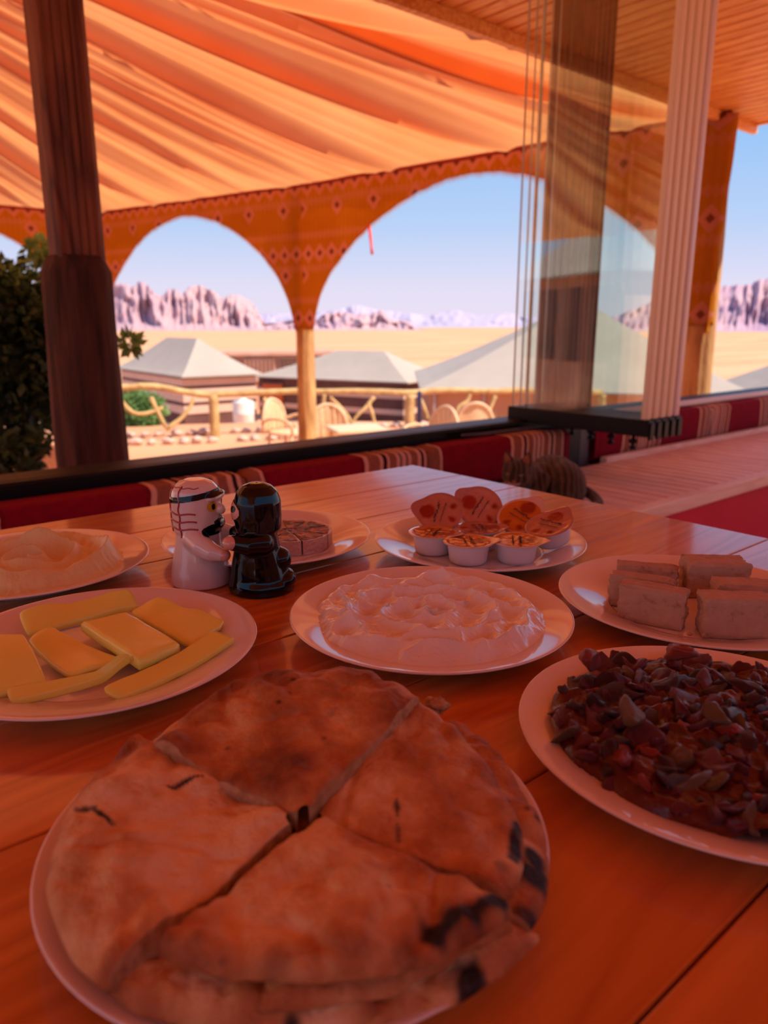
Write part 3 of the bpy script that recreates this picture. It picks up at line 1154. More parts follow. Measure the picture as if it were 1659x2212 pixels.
# further tent at the far right
ft = [cw(10.4, 20.5), cw(16.0, 18.5), cw(18.0, 24.0), cw(11.6, 26.0)]
cen = sum(ft, Vector((0, 0, 0))) / 4
rt = thing('canvas_tent', 'pale canvas tent at the right edge beyond the end log post', 'tent', (cen.x, cen.y, -3.2))
prism('wall', ft, -3.2, -0.95, MAT['tent_wall'], rt)
hip_roof('roof', ft, -0.97, (cen + Vector((-0.5, 0, 0.85)), cen + Vector((0.5, 0, 0.85))), MAT['tent_roof'], rt, 0.4, 0.1)

# mud brick house with lattice screens, between the first two tents
HS = 1.22
hp = cw(-6.8, 36.0)
hx, hy = cw(1, 0.32).normalized(), cw(-0.32, 1).normalized()
house = thing('mud_house', 'pink mud brick house with wooden lattice screens between the striped tents', 'house', (hp.x, hp.y, -4.1))


def hbox(name, a, b, d0, d1, z0, z1, mat, parent=house):
    a, b, d0, d1 = a * HS, b * HS, d0 * HS, d1 * HS
    z0, z1 = CAMZ + (z0 - CAMZ) * HS, CAMZ + (z1 - CAMZ) * HS
    pts = [hp + hx * a + hy * d0, hp + hx * b + hy * d0, hp + hx * b + hy * d1, hp + hx * a + hy * d1]
    return prism(name, pts, z0, z1, mat, parent)


hbox('wall', -3.2, 4.2, 0.2, 3.5, -3.2, -0.10, MAT['mud'])
hbox('roof_edge', -3.3, 4.3, 0.0, 3.6, -0.10, 0.03, MAT['mud'])
for a_, b_, z0, z1 in ((-2.0, -0.15, -0.85, -0.22), (1.55, 2.35, -0.80, -0.25)):
    w_ = hbox('window', a_, b_, 0.14, 0.2, z0, z1, MAT['dark_window'])
    nb = int((b_ - a_) / 0.16)
    for q in range(nb + 1):
        xx = lerp(a_, b_, q / nb)
        hbox('lattice_bar', xx - 0.02, xx + 0.02, 0.08, 0.13, z0, z1, MAT['lattice'])
    for q in range(5):
        zz = lerp(z0, z1, q / 4)
        hbox('lattice_bar', a_, b_, 0.05, 0.08, zz - 0.015, zz + 0.015, MAT['lattice'])
hbox('lattice_frame', 0.1, 1.3, 0.10, 0.19, -0.95, -0.2, MAT['mud'])
for q in range(8):
    xx = lerp(0.15, 1.25, q / 7)
    hbox('lattice_bar', xx - 0.02, xx + 0.02, 0.04, 0.09, -0.92, -0.22, MAT['lattice'])
for q in range(7):
    zz = -2.9 + 0.27 * q
    hbox('slat_opening', -0.75, 0.05, 0.12, 0.2, zz, zz + 0.11, MAT['dark_window'])
for xx in (0.35, 1.25, 2.3, 3.2):
    hbox('pillar', xx - 0.13, xx + 0.13, -0.02, 0.2, -3.2, -0.95 if xx < 3 else -0.2, MAT['mud'])
hbox('ledge', -0.9, 3.4, -0.06, 0.2, -1.08, -0.95, MAT['band_light'])

# white drum standing in the yard
dp = atz(527, 930, -2.2)
dp = atd(527, 915, 20.0)
V, F = lathe([(0.0, 0), (0.26, 0), (0.28, 0.03), (0.28, 0.25), (0.295, 0.28), (0.28, 0.31), (0.28, 0.55), (0.27, 0.60), (0.10, 0.64), (0.09, 0.68), (0.0, 0.68)], 28)
dr_ = thing('white_drum', 'round white plastic drum standing behind the railing', 'drum', (dp.x, dp.y, dp.z))
MAT['white_plastic'] = M('white plastic', (0.86, 0.80, 0.72), 0.5)
mesh('body', V, F, MAT['white_plastic'], dr_)
V, F = lathe([(0.0, 0), (0.45, 0), (0.5, -0.05), (0.5, -1.4), (0.0, -1.4)], 20)
mesh('plinth', V, F, MAT['mud'], dr_)

V, F = lathe([(0.0, 0), (0.045, 0), (0.045, 0.80), (0.03, 0.83), (0.0, 0.83)], 12)
pp = atd(905, 940, 14.2)
o = mesh('dark_pole', V, F, MAT['blue_pole'], loc=(pp.x, pp.y, GZ))
tag(o, 'thin dark blue pole standing by the second railing post', 'pole')

# hut left of the terrace, outside the view but mirrored in the folded glass
ft = [Vector((-13.5, 7.6, 0)), Vector((-9.6, 9.4, 0)), Vector((-11.4, 13.6, 0)), Vector((-15.4, 11.8, 0))]
cen = sum(ft, Vector((0, 0, 0))) / 4
mh = thing('plastered_hut', 'cream roofed hut with tall dark windows, mirrored in the folded glass', 'hut', (cen.x, cen.y, GZ))
prism('wall', ft, GZ - 0.1, 2.2, MAT['mud'], mh)
hip_roof('roof', ft, 2.18, (cen + Vector((-0.2, 0, 4.4)), cen + Vector((0.2, 0, 4.4))), MAT['tent_roof'], mh, 0.5, 0.1)
for f_ in (0.14, 0.38, 0.62, 0.86):
    p = ft[1].lerp(ft[2], f_)
    d_ = (ft[2] - ft[1]).normalized()
    nn = Vector((d_.y, -d_.x, 0)) * 0.04
    prism('window', [p - d_ * 0.35 + nn, p + d_ * 0.35 + nn, p + d_ * 0.35 - nn, p - d_ * 0.35 - nn], 0.2, 1.9, MAT['dark_window'], mh)

# ------------------------------------------------------------------ rattan chairs and low table
def make_chair(label):
    c = thing('rattan_chair', label, 'chair', group='rattan chairs on the terrace')
    back = []
    for q in range(25):
        a = pi * q / 24
        back.append(Vector((0.29 * cos(a), 0.26 + 0.06 * (1 - abs(cos(a))), 0.42 + 0.50 * sin(a) ** 0.7)))
    V, F = tube(back, 0.030, 8)
    mesh('back_frame', V, F, MAT['rattan'], c)
    V, F = [], []
    for i in range(13):
        f = i / 12
        for j in range(9):
            a = lerp(0.14, pi - 0.14, f)
            top = 0.42 + 0.50 * sin(a) ** 0.7
            V.append(Vector((0.29 * cos(a), 0.265 + 0.05 * (1 - abs(cos(a))), lerp(0.42, top, j / 8))))
    o = mesh('back_weave', V, grid_faces(13, 9), MAT['rattan'], c)
    sd = o.modifiers.new('thick', 'SOLIDIFY')
    sd.thickness = 0.014
    for q in range(9):
        a = lerp(0.25, pi - 0.25, q / 8)
        x = 0.29 * cos(a)
        yb = 0.25 + 0.05 * (1 - abs(cos(a)))
        V, F = tube([Vector((x, yb, 0.42)), Vector((x, yb, 0.41 + 0.50 * sin(a) ** 0.7))], 0.010, 6)
        mesh('back_cane', V, F, MAT['rattan'], c)
    V, F = lathe([(0.0, 0.40), (0.27, 0.40), (0.295, 0.415), (0.30, 0.43), (0.28, 0.45), (0.0, 0.455)], 28)
    mesh('seat', V, F, MAT['rattan'], c)
    for sx_ in (-1, 1):
        arm = spline([(0.29 * sx_, 0.25, 0.60), (0.34 * sx_, 0.08, 0.66), (0.33 * sx_, -0.16, 0.65), (0.27 * sx_, -0.25, 0.55), (0.24 * sx_, -0.24, 0.42)], 18)
        V, F = tube(arm, 0.024, 8)
        mesh('armrest', V, F, MAT['rattan'], c)
        for sy_ in (-1, 1):
            V, F = tube([Vector((0.21 * sx_, 0.20 * sy_, 0.42)), Vector((0.24 * sx_, 0.24 * sy_, 0.0))], 0.022, 8)
            mesh('leg', V, F, MAT['rattan'], c)
    return c


chair_spots = [((622, 992), 11.4, 62, 'rattan chair with tall rounded back, just left of the middle log post'),
               ((712, 1010), 10.4, 10, 'rattan chair with curved arms behind the low terrace table'),
               ((930, 1012), 10.2, -50, 'rattan chair turned sideways, right of the low terrace table'),
               ((1016, 1010), 11.2, 188, 'rattan chair with its wide back towards us, below the large tent'),
               ((108, 1105), 7.6, 170, 'pinkish rattan chair under the dark tree')]
ch0 = None
for (cpx, cpy), cd, cr_, lab in chair_spots:
    d = ray(cpx, 900)
    p = CAM + d * (cd)
    if ch0 is None:
        ch0 = make_chair(lab)
        c = ch0
    else:
        c = copy_tree(ch0)
    c['label'] = lab
    c.location = (p.x, p.y, GZ)
    c.rotation_euler = (0, 0, radians(cr_ - 40))
p = CAM + ray(772, 928) * 9.8
tb = thing('terrace_table', 'low pale square table on the terrace among rattan chairs', 'table', (p.x, p.y, GZ), radians(-22))
bm = bmesh.new()
bmesh.ops.create_cube(bm, size=1.0)
for v in bm.verts:
    v.co = Vector((v.co.x * 0.72, v.co.y * 0.72, 0.70 + v.co.z * 0.04))
bmesh.ops.bevel(bm, geom=bm.edges[:], offset=0.012, segments=2, affect='EDGES')
from_bm('top', bm, MAT['cane_table'], tb, smooth=False)
for sx_ in (-1, 1):
    for sy_ in (-1, 1):
        V, F = tube([Vector((0.29 * sx_, 0.29 * sy_, 0.0)), Vector((0.29 * sx_, 0.29 * sy_, 0.69))], 0.025, 8)
        mesh('leg', V, F, MAT['rattan'], tb)

# ------------------------------------------------------------------ plants
def leaves(n, blobs, size, rng, droop=0.3, narrow=0.28):
    V, F = [], []
    for _ in range(n):
        c, r = blobs[min(len(blobs) - 1, int(rng.random() ** 0.9 * len(blobs)))]
        d = Vector((rng.gauss(0, 1), rng.gauss(0, 1), rng.gauss(0, 1))).normalized()
        p = Vector(c) + d * r * (0.35 + 0.65 * rng.random() ** 0.5)
        ax = (d + Vector((rng.uniform(-1, 1), rng.uniform(-1, 1), rng.uniform(-1, 1) - droop))).normalized()
        sd = ax.cross(Vector((rng.uniform(-1, 1), rng.uniform(-1, 1), rng.uniform(-1, 1)))).normalized()
        l = size * rng.uniform(0.6, 1.3)
        k = len(V)
        V += [p, p + ax * l * 0.5 + sd * l * narrow, p + ax * l, p + ax * l * 0.5 - sd * l * narrow]
        F.append((k, k + 1, k + 2, k + 3))
    return V, F


rg = random.Random(5)
tb_ = [((30, 740), .38, 4.6), ((-90, 720), .42, 4.9), ((60, 800), .32, 4.7), ((-20, 860), .4, 4.8), ((100, 730), .26, 4.6), ((-10, 940), .30, 4.6), ((-120, 960), .5, 4.7), ((-60, 820), .5, 4.8),
       ((20, 665), .26, 4.5), ((75, 690), .2, 4.5), ((-80, 665), .3, 4.8), ((-10, 1010), .26, 4.5), ((105, 790), .22, 4.7), ((20, 780), .34, 4.6)]
blobs = [(atd(x, y, d), r) for (x, y), r, d in tb_]
base = Vector((blobs[3][0].x - 0.5, blobs[3][0].y + 0.2, GZ))
tree = thing('dark_tree', 'dense dark green tree left of the porch post', 'tree', base)
V, F = leaves(9800, blobs, 0.085, rg)
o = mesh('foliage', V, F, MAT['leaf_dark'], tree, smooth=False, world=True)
o['kind'] = 'stuff'
spr = [(atd(28, 590, 4.4), .09), (atd(50, 600, 4.4), .09), (atd(75, 615, 4.4), .09), (atd(92, 545, 4.5), .08), (atd(105, 565, 4.5), .07), (atd(82, 535, 4.5), .06), (atd(280, 742, 3.6), .03)]
V, F = leaves(420, spr, 0.06, rg)
o = mesh('sprig', V, F, MAT['leaf_green'], tree, smooth=False, world=True)
o['kind'] = 'stuff'
tw = spline([list(base), list(base + Vector((0.1, 0, 0.9))), list(blobs[3][0]), list(blobs[0][0]), list(blobs[8][0])], 24)
V, F = tube(tw, [0.09 - 0.07 * q / 23 for q in range(24)], 8, 0.2, 3)
mesh('trunk', V, F, MAT['bark'], tree, world=True)
for q in (1, 2, 5, 7, 10):
    tw = spline([list(blobs[3][0]), list(blobs[3][0].lerp(blobs[q][0], 0.5) + Vector((0, 0, 0.06))), list(blobs[q][0])], 12)
    V, F = tube(tw, [0.04 - 0.028 * k / 11 for k in range(12)], 6, 0.2, q)
    mesh('bough', V, F, MAT['bark'], tree, world=True)
tw = spline([list(blobs[8][0]), list(atd(60, 620, 4.45)), list(atd(95, 545, 4.5))], 10)
V, F = tube(tw, 0.007, 6)
mesh('bough', V, F, MAT['bark'], tree, world=True)

bb = [((300, 875), .38, 16.2), ((325, 885), .34, 16.2), ((275, 890), .4, 16.2), ((310, 905), .36, 16.2)]
blobs = [(atd(x, y, d), r) for (x, y), r, d in bb]
bp_ = blobs[3][0]
bush = thing('green_bush', 'round light green bush behind the left railing', 'bush', (bp_.x, bp_.y, GZ))
V, F = leaves(2600, blobs, 0.11, rg)
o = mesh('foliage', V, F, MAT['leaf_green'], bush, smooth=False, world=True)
o['kind'] = 'stuff'
V, F = tube([Vector((bp_.x, bp_.y, GZ)), bp_ + Vector((0, 0, 0.2))], 0.03, 6)
mesh('stem', V, F, MAT['bark'], bush, world=True)

gp = atd(1086, 905, 9.2)
gr = thing('grass_clump', 'clump of tall yellow green grass below the folded glass', 'grass', (gp.x, gp.y, GZ))
V, F = [], []
for _ in range(140):
    a = rg.uniform(0, 2 * pi)
    r0_ = rg.uniform(0, 0.10)
    lean = rg.uniform(0.02, 0.26)
    h = rg.uniform(0.75, 1.12)
    b0 = Vector((gp.x + r0_ * cos(a), gp.y + r0_ * sin(a), GZ))
    sd = Vector((-sin(a), cos(a), 0)) * 0.008
    k = len(V)
    for q in range(5):
        f = q / 4
        p = b0 + Vector((cos(a) * lean * f * f, sin(a) * lean * f * f, h * f * (1 - 0.1 * f)))
        V += [p - sd * (1 - 0.85 * f), p + sd * (1 - 0.85 * f)]
    for q in range(4):
        F.append((k + 2 * q, k + 2 * q + 1, k + 2 * q + 3, k + 2 * q + 2))
o = mesh('blades', V, F, MAT['grass'], gr, smooth=False, world=True)
o['kind'] = 'stuff'

# ------------------------------------------------------------------ the dining table
TU0, TU1, TV0, TV1 = -0.95, 0.969, -0.42, 1.067
table = thing('pine_table', 'varnished orange pine dining table covered with breakfast plates', 'table', ((TU0 + TU1) / 2, (TV0 + TV1) / 2, 0.0))
seams = [-0.42, -0.30, -0.16, -0.02, 0.115, 0.245, 0.383, 0.520, 0.66, 0.80, 0.935, 1.067]
for a_, b_ in zip(seams[:-1], seams[1:]):
    gap = 0.0008
    box('board', TU0, TU1, a_ + gap, b_ - gap, T - 0.028, T, MAT['table'], table, bevel=0.0012, seg=2)
box('apron', TU0 + 0.06, TU1 - 0.06, TV0 + 0.05, TV0 + 0.075, T - 0.13, T - 0.028, MAT['table_leg'], table)
box('apron', TU0 + 0.06, TU1 - 0.06, TV1 - 0.075, TV1 - 0.05, T - 0.13, T - 0.028, MAT['table_leg'], table)
box('apron', TU1 - 0.075, TU1 - 0.05, TV0 + 0.05, TV1 - 0.05, T - 0.13, T - 0.028, MAT['table_leg'], table)
for u in (TU0 + 0.1, TU1 - 0.1):
    for v in (TV0 + 0.1, TV1 - 0.1):
        box('leg', u - 0.035, u + 0.035, v - 0.035, v + 0.035, 0.0, T - 0.028, MAT['table_leg'], table, bevel=0.004)

# ------------------------------------------------------------------ plates
MAT['china'] = M('white china', (0.88, 0.70, 0.63), 0.13, spec=0.55, coat=0.4, coatr=0.03)
R_PL = 0.1245
P_TOP = [(0.0, 0.0062), (0.068, 0.0062), (0.076, 0.0070), (0.084, 0.0092), (0.093, 0.0125), (0.105, 0.0165), (0.115, 0.0192), (0.1215, 0.0206), (0.1238, 0.0208), (0.1245, 0.0200)]
P_BOT = [(0.1238, 0.0190), (0.115, 0.0164), (0.100, 0.0115), (0.085, 0.0055), (0.0745, 0.0030), (0.0735, 0.0003), (0.0695, 0.0), (0.068, 0.0022), (0.0, 0.0026)]


def plate_z(r):
    for (r0, z0), (r1, z1) in zip(P_TOP[:-1], P_TOP[1:]):
        if r <= r1:
            return T + lerp(z0, z1, (r - r0) / (r1 - r0))
    return T + 0.02


V, F = lathe(P_BOT[::-1] + P_TOP[::-1], 96, False, False)
PLATE_ME = None


def plate(px, py, label, R=None):
    global PLATE_ME
    c = atz(px, py, T + 0.0205)
    if PLATE_ME is None:
        prof = spline(P_TOP, 40) + [list(p) for p in P_BOT]
        V, F = lathe([(p[0], p[1]) for p in prof][::-1], 96, False, False)
        o = mesh('dinner_plate', V, F, MAT['china'])
        bm = bmesh.new()
        bm.from_mesh(o.data)
        bmesh.ops.remove_doubles(bm, verts=bm.verts[:], dist=1e-5)
        bmesh.ops.recalc_face_normals(bm, faces=bm.faces[:])
        bm.to_mesh(o.data)
        bm.free()
        PLATE_ME = o.data
    else:
        o = bpy.data.objects.new('dinner_plate', PLATE_ME)
        COL.objects.link(o)
    o.location = (c.x, c.y, T)
    tag(o, label, 'plate', 'white plates on the pine table')
    return Vector((c.x, c.y, T))


C_BREAD = plate(647, 1775, 'white plate under the stack of cut pita bread')
C_LAB = plate(930, 1318, 'white plate holding the white swirled cream cheese spread')
C_JAM = plate(1035, 1161, 'white plate holding the little jam cups')
C_FOIL = plate(578, 1153, 'white plate holding the foil wrapped cheese wedges behind the figurines')
C_HUM = plate(62, 1208, 'white plate holding the hummus at the left edge')
C_CHE = plate(216, 1383, 'white plate holding the yellow cheese slices')
C_HAL = plate(1499, 1283, 'white plate holding the halva blocks')
C_SAL = plate(1556, 1574, 'white plate holding the dark red vegetable salad')

# ------------------------------------------------------------------ spreads
t = NT('white cheese spread')
v = t.coord('Object')
MAT['labneh'] = t.end(t.bsdf(col=(0.95, 0.80, 0.70), rough=0.22, spec=0.5, coat=0.6, coatr=0.10, normal=t.bump(t.noise(v, 300, 4), 0.25, 0.0012)))
t = NT('hummus')
v = t.coord('Object')
c = t.ramp(t.noise(v, 30, 4), [(0.3, (0.84, 0.58, 0.22)), (0.7, (0.92, 0.68, 0.31))])
MAT['hummus'] = t.end(t.bsdf(col=c, rough=0.42, spec=0.45, sss=0.1, sssr=(0.008, 0.005, 0.003), ssss=0.3, normal=t.bump(t.noise(v, 420, 4), 0.5, 0.0012)))


def spread(name, label, cen, Rm, hfun, mat, cat, seed, nr=150, na=420, lopsided=0.06, absolute=True):
    V, F = [], []
    for k in range(na):
        a = 2 * pi * k / na
        ca, sa = cos(a), sin(a)
        R = Rm * (1 + lopsided * noise.noise(Vector((ca * 1.3, sa * 1.3, seed))) + 0.05 * noise.noise(Vector((ca * 4, sa * 4, seed + 3))) + 0.02 * noise.noise(Vector((ca * 14, sa * 14, seed + 5))))
        for j in range(nr):
            f = j / (nr - 1)
            r = R * f
            x, y = r * ca, r * sa
            h = hfun(x, y, r, a, f)
            z = max(plate_z(r) - T - 0.0004, lerp(0.0062, h + 0.0062, 1.0) if absolute else plate_z(r) - T + h)
            if j == nr - 1:
                z = plate_z(r) - T - 0.0005
            V.append((x, y, z))
    for k in range(na):
        k2 = (k + 1) % na
        for j in range(nr - 1):
            F.append((k * nr + j, k * nr + j + 1, k2 * nr + j + 1, k2 * nr + j)[::-1])
    o = mesh(name, V, F, mat, loc=cen)
    tag(o, label, cat)
    return o


def ridge(x):
    """0..1 with sharp crests at the integers."""
    f = x - math.floor(x)
    d = min(f, 1 - f) * 2
    return (1 - d) ** 2.0


def h_lab(x, y, r, a, f):
    w1 = noise.noise(Vector((x * 28, y * 28, 1)))
    w2 = noise.noise(Vector((x * 28, y * 28, 7)))
    rr = r + 0.010 * w1
    aa = a + 0.35 * w2
    turn = rr / 0.034 - aa / (2 * pi)                      # slow spiral crests
    sp = ridge(turn + 0.25)
    band = math.floor(turn + 0.25)
    nsc = 5 + 3 * max(0, band)
    sc = ridge(aa * nsc / (2 * pi) + 0.37 * band + 0.6 * rr / 0.034 + 0.25 * noise.noise(Vector((x * 60, y * 60, 2))))
    cut = 0.5 + 0.5 * noise.noise(Vector((x * 40, y * 40, 12)))
    h = 0.0072 + 0.0105 * sp * (0.35 + 0.9 * cut) + 0.0062 * sc * (1 - 0.5 * sp) + 0.0026 * noise.noise(Vector((x * 55, y * 55, 3))) + 0.0006 * noise.noise(Vector((x * 300, y * 300, 3)))
    h += 0.0035 * sstep(0.5, 0.9, f)
    edge = 1 - sstep(0.86, 1.0, f) ** 1.5
    return lerp(0.0085, h, edge)


spread('cream_cheese_spread', 'white cream cheese spread swirled into scalloped waves', C_LAB, 0.104, h_lab, MAT['labneh'], 'spread', 2.0, 190, 560)


def h_hum(x, y, r, a, f):
    w1 = noise.noise(Vector((x * 18, y * 18, 31)))
    rr = r + 0.010 * w1
    turn = rr / 0.036 - (a + 2.4) / (2 * pi)
    sp = ridge(turn)
    h = 0.0055 + 0.0270 * (1 - 0.60 * sstep(0.7, 0.95, f)) * sp * (0.65 + 0.6 * noise.noise(Vector((x * 20, y * 20, 4)))) + 0.0045 * noise.noise(Vector((x * 34, y * 34, 8))) + 0.0014 * noise.noise(Vector((x * 110, y * 110, 8))) + 0.0005 * noise.noise(Vector((x * 380, y * 380, 8)))
    h += 0.007 * exp(-((f - 0.84) / 0.09) ** 2)
    chunk = 0.0030 * noise.noise(Vector((x * 160, y * 160, 9))) * sstep(0.8, 0.95, f)
    h += 0.004 * sstep(0.4, 0.85, f)
    edge = sqrt(max(0.0, 1 - sstep(0.86, 1.0, f)))
    return lerp(0.008, max(0.003, h + chunk), edge)


spread('hummus_spread', 'beige hummus swirled into deep ridges', C_HUM, 0.098, h_hum, MAT['hummus'], 'hummus', 6.0, 150, 460, 0.05)

# ------------------------------------------------------------------ yellow cheese slices
t = NT('yellow cheese')
v = t.coord('Object')
c = t.ramp(t.noise(v, 14, 4), [(0.3, (0.97, 0.74, 0.10)), (0.7, (0.98, 0.81, 0.16))])
MAT['cheese'] = t.end(t.bsdf(col=c, rough=0.28, spec=0.5, sss=0.2, sssr=(0.012, 0.007, 0.002), ssss=0.35, normal=t.bump(t.noise(t.coord('Object', scale=(1, 6, 1)), 90, 4), 0.15, 0.0008)))


def slab(name, label, quad, th, cat, mat, group, bend=None, n=26, m=20, rnd=0.25, jag=0.0, seed=0.0, z0=None, noise_amp=0.0006):
    """A slice: quad = four top corners (world), th = thickness, bend(f, g) lifts the slice."""
    A, B, C, D = [Vector(q) for q in quad]
    V = []
    for layer in (0, 1):
        for i in range(n):
            for j in range(m):
                f, g = i / (n - 1), j / (m - 1)
                # soften the corners of the outline
                fx, gx = f * 2 - 1, g * 2 - 1
                k = 1 - rnd * 0.22 * (abs(fx) ** 5) * (abs(gx) ** 5)
                f2, g2 = (fx * k + 1) / 2, (gx * k + 1) / 2
                if jag:
                    f2 += jag * noise.noise(Vector((g * 7, seed, 0))) * (1 if f > 0.9 else 0.0)
                    g2 += jag * noise.noise(Vector((f * 7, seed + 3, 0))) * (1 if g > 0.9 else 0.0)
                p = A.lerp(B, f2).lerp(D.lerp(C, f2), g2)
                if bend:
                    p.z += bend(f, g)
                e = min(f, 1 - f, g, 1 - g)
                rd_ = 0.22 * th * (1 - min(1, e / 0.05)) ** 2
                p.z += noise_amp * noise.noise(Vector((p.x * 70, p.y * 70, seed)))
                if layer == 0:
                    p.z -= rd_
                else:
                    p.z -= th - rd_
                V.append(p)
    F = [f_[::-1] for f_ in grid_faces(n, m)] + grid_faces(n, m, n * m)
    N = n * m
    for i in range(n - 1):
        F.append((i * m, (i + 1) * m, N + (i + 1) * m, N + i * m))
        F.append((i * m + m - 1, N + i * m + m - 1, N + (i + 1) * m + m - 1, (i + 1) * m + m - 1))
    for j in range(m - 1):
        F.append((j, N + j, N + j + 1, j + 1))
        F.append(((n - 1) * m + j, (n - 1) * m + j + 1, N + (n - 1) * m + j + 1, N + (n - 1) * m + j))
    c0 = (A + B + C + D) / 4 - Vector((0, 0, th))
    bm = bmesh.new()
    o = mesh(name, [p - c0 for p in V], F, mat, loc=c0)
    bm.from_mesh(o.data)
    bmesh.ops.recalc_face_normals(bm, faces=bm.faces[:])
    bm.to_mesh(o.data)
    bm.free()
    tag(o, label, cat, group)
    return o


def q4(pts, z):
    return [atz(x, y, (z[i] if isinstance(z, (list, tuple)) else z)) for i, (x, y) in enumerate(pts)]


CG = 'yellow cheese slices on one plate'
slab('cheese_slice', 'long curled cheese slice lying along the back rim of its plate', q4([(38, 1318), (282, 1272), (300, 1300), (58, 1368)], [0.779, 0.783, 0.773, 0.768]), 0.006, 'cheese', MAT['cheese'], CG,
     lambda f, g: 0.002 * sin(f * 9) * (1 - g) - 0.004 * sstep(0.8, 1, f) * g, seed=1)
slab('cheese_slice', 'wide cheese slice with ragged top edge on the right of its plate', q4([(336, 1287), (490, 1335), (414, 1394), (280, 1318)], [0.778, 0.772, 0.768, 0.772]), 0.006, 'cheese', MAT['cheese'], CG,
     lambda f, g: 0.0015 * sin(f * 12) * (1 - g), seed=2, jag=0.02)
slab('cheese_slice', 'thick rectangular cheese block in the middle of the slices', q4([(272, 1318), (391, 1386), (300, 1424), (170, 1341)], 0.7765), 0.0115, 'cheese', MAT['cheese'], CG, None, rnd=0.15, seed=3)
slab('cheese_slice', 'dished cheese slice left of the thick block', q4([(112, 1350), (278, 1424), (150, 1458), (58, 1380)], [0.774, 0.769, 0.766, 0.770]), 0.005, 'cheese', MAT['cheese'], CG,
     lambda f, g: -0.003 * sin(pi * f) + 0.002 * sin(pi * g), seed=4)
slab('cheese_slice', 'upright leaning cheese slice at the left picture edge', q4([(-30, 1366), (50, 1366), (104, 1474), (-40, 1500)], [0.783, 0.781, 0.767, 0.767]), 0.007, 'cheese', MAT['cheese'], CG,
     lambda f, g: 0.003 * sin(pi * g), seed=5)
slab('cheese_slice', 'thin cheese strip with torn upturned end in front of the others', q4([(12, 1483), (272, 1432), (288, 1440), (22, 1512)], [0.770, 0.772, 0.768, 0.765]), 0.006, 'cheese', MAT['cheese'], CG,
     lambda f, g: 0.009 * sstep(0.7, 1.0, f) - 0.002 * sin(pi * f), seed=6, jag=0.03)
slab('cheese_slice', 'narrow curved cheese strip along the front rim of its plate', q4([(218, 1483), (466, 1366), (512, 1383), (262, 1504)], [0.769, 0.774, 0.770, 0.765]), 0.006, 'cheese', MAT['cheese'], CG,
     lambda f, g: 0.003 * sstep(0.5, 1.0, f) - 0.002 * sin(pi * f), seed=7)

# ------------------------------------------------------------------ halva blocks
t = NT('halva')
v = t.coord('Object')
c = t.ramp(t.noise(v, 55, 6, 0.7), [(0.28, (0.30, 0.14, 0.08)), (0.42, (0.55, 0.32, 0.21)), (0.7, (0.64, 0.39, 0.26))])
MAT['halva'] = t.end(t.bsdf(col=c, rough=0.75, spec=0.25, normal=t.bump(t.noise(v, 330, 5, 0.7), 0.7, 0.0015)))


def halva(label, p, ang, lx, ly, h, seed, tilt=0.0):
    """Crumbly block: sides lx (length) and ly; p = centre of its base."""
    bm = bmesh.new()
    bmesh.ops.create_cube(bm, size=1.0)
    bmesh.ops.subdivide_edges(bm, edges=bm.edges[:], cuts=27, use_grid_fill=True)
    for v in bm.verts:
        c = v.co
        q = Vector((c.x * lx, c.y * ly, (c.z + 0.5) * h))
        ax = sorted([abs(c.x), abs(c.y), abs(c.z)])
        edge = sstep(0.40, 0.5, ax[1])
        n1 = noise.noise(q * 90 + Vector((seed * 5, 0, 0)))
        n2 = noise.noise(q * 260 + Vector((seed * 7, 0, 0)))
        n3 = fn(q * 40, seed, 3)
        end = sstep(0.45, 0.5, abs(c.x))
        d = Vector((c.x, c.y, c.z)).normalized()
        amt = 0.0006 * n2 + 0.0008 * n1 - edge * (0.0012 + 0.0026 * max(0, n3 + 0.2)) + end * (0.0022 * n1 + 0.0012 * n2)
        if abs(c.z) > 0.49 and c.z > 0:
            amt += 0.0007 * sin(c.y * ly * 900 + seed) * (1 if seed < 3 else 0.2)
        if c.z < -0.45:
            q.z += max(-q.z, 0.0003 * n1)
            d.z = 0
        v.co = q + d * amt
    o = from_bm('halva_block', bm, MAT['halva'], None, True, loc=p, rot=(0, tilt, ang))
    tag(o, label, 'halva', 'halva blocks on one plate')
    return o


HB = T + 0.0066


def hblock(label, pl, pr, ly, h, seed, zl=HB):
    a, b = atz(pl[0], pl[1], zl), atz(pr[0], pr[1], zl)
    d = b - a
    nrm = Vector((-d.y, d.x, 0)).normalized()
    if nrm.dot(a - CAM) < 0:
        nrm = -nrm
    c = (a + b) / 2 + nrm * ly / 2
    halva(label, Vector((c.x, c.y, HB)), atan2(d.y, d.x), d.length, ly, h, seed)


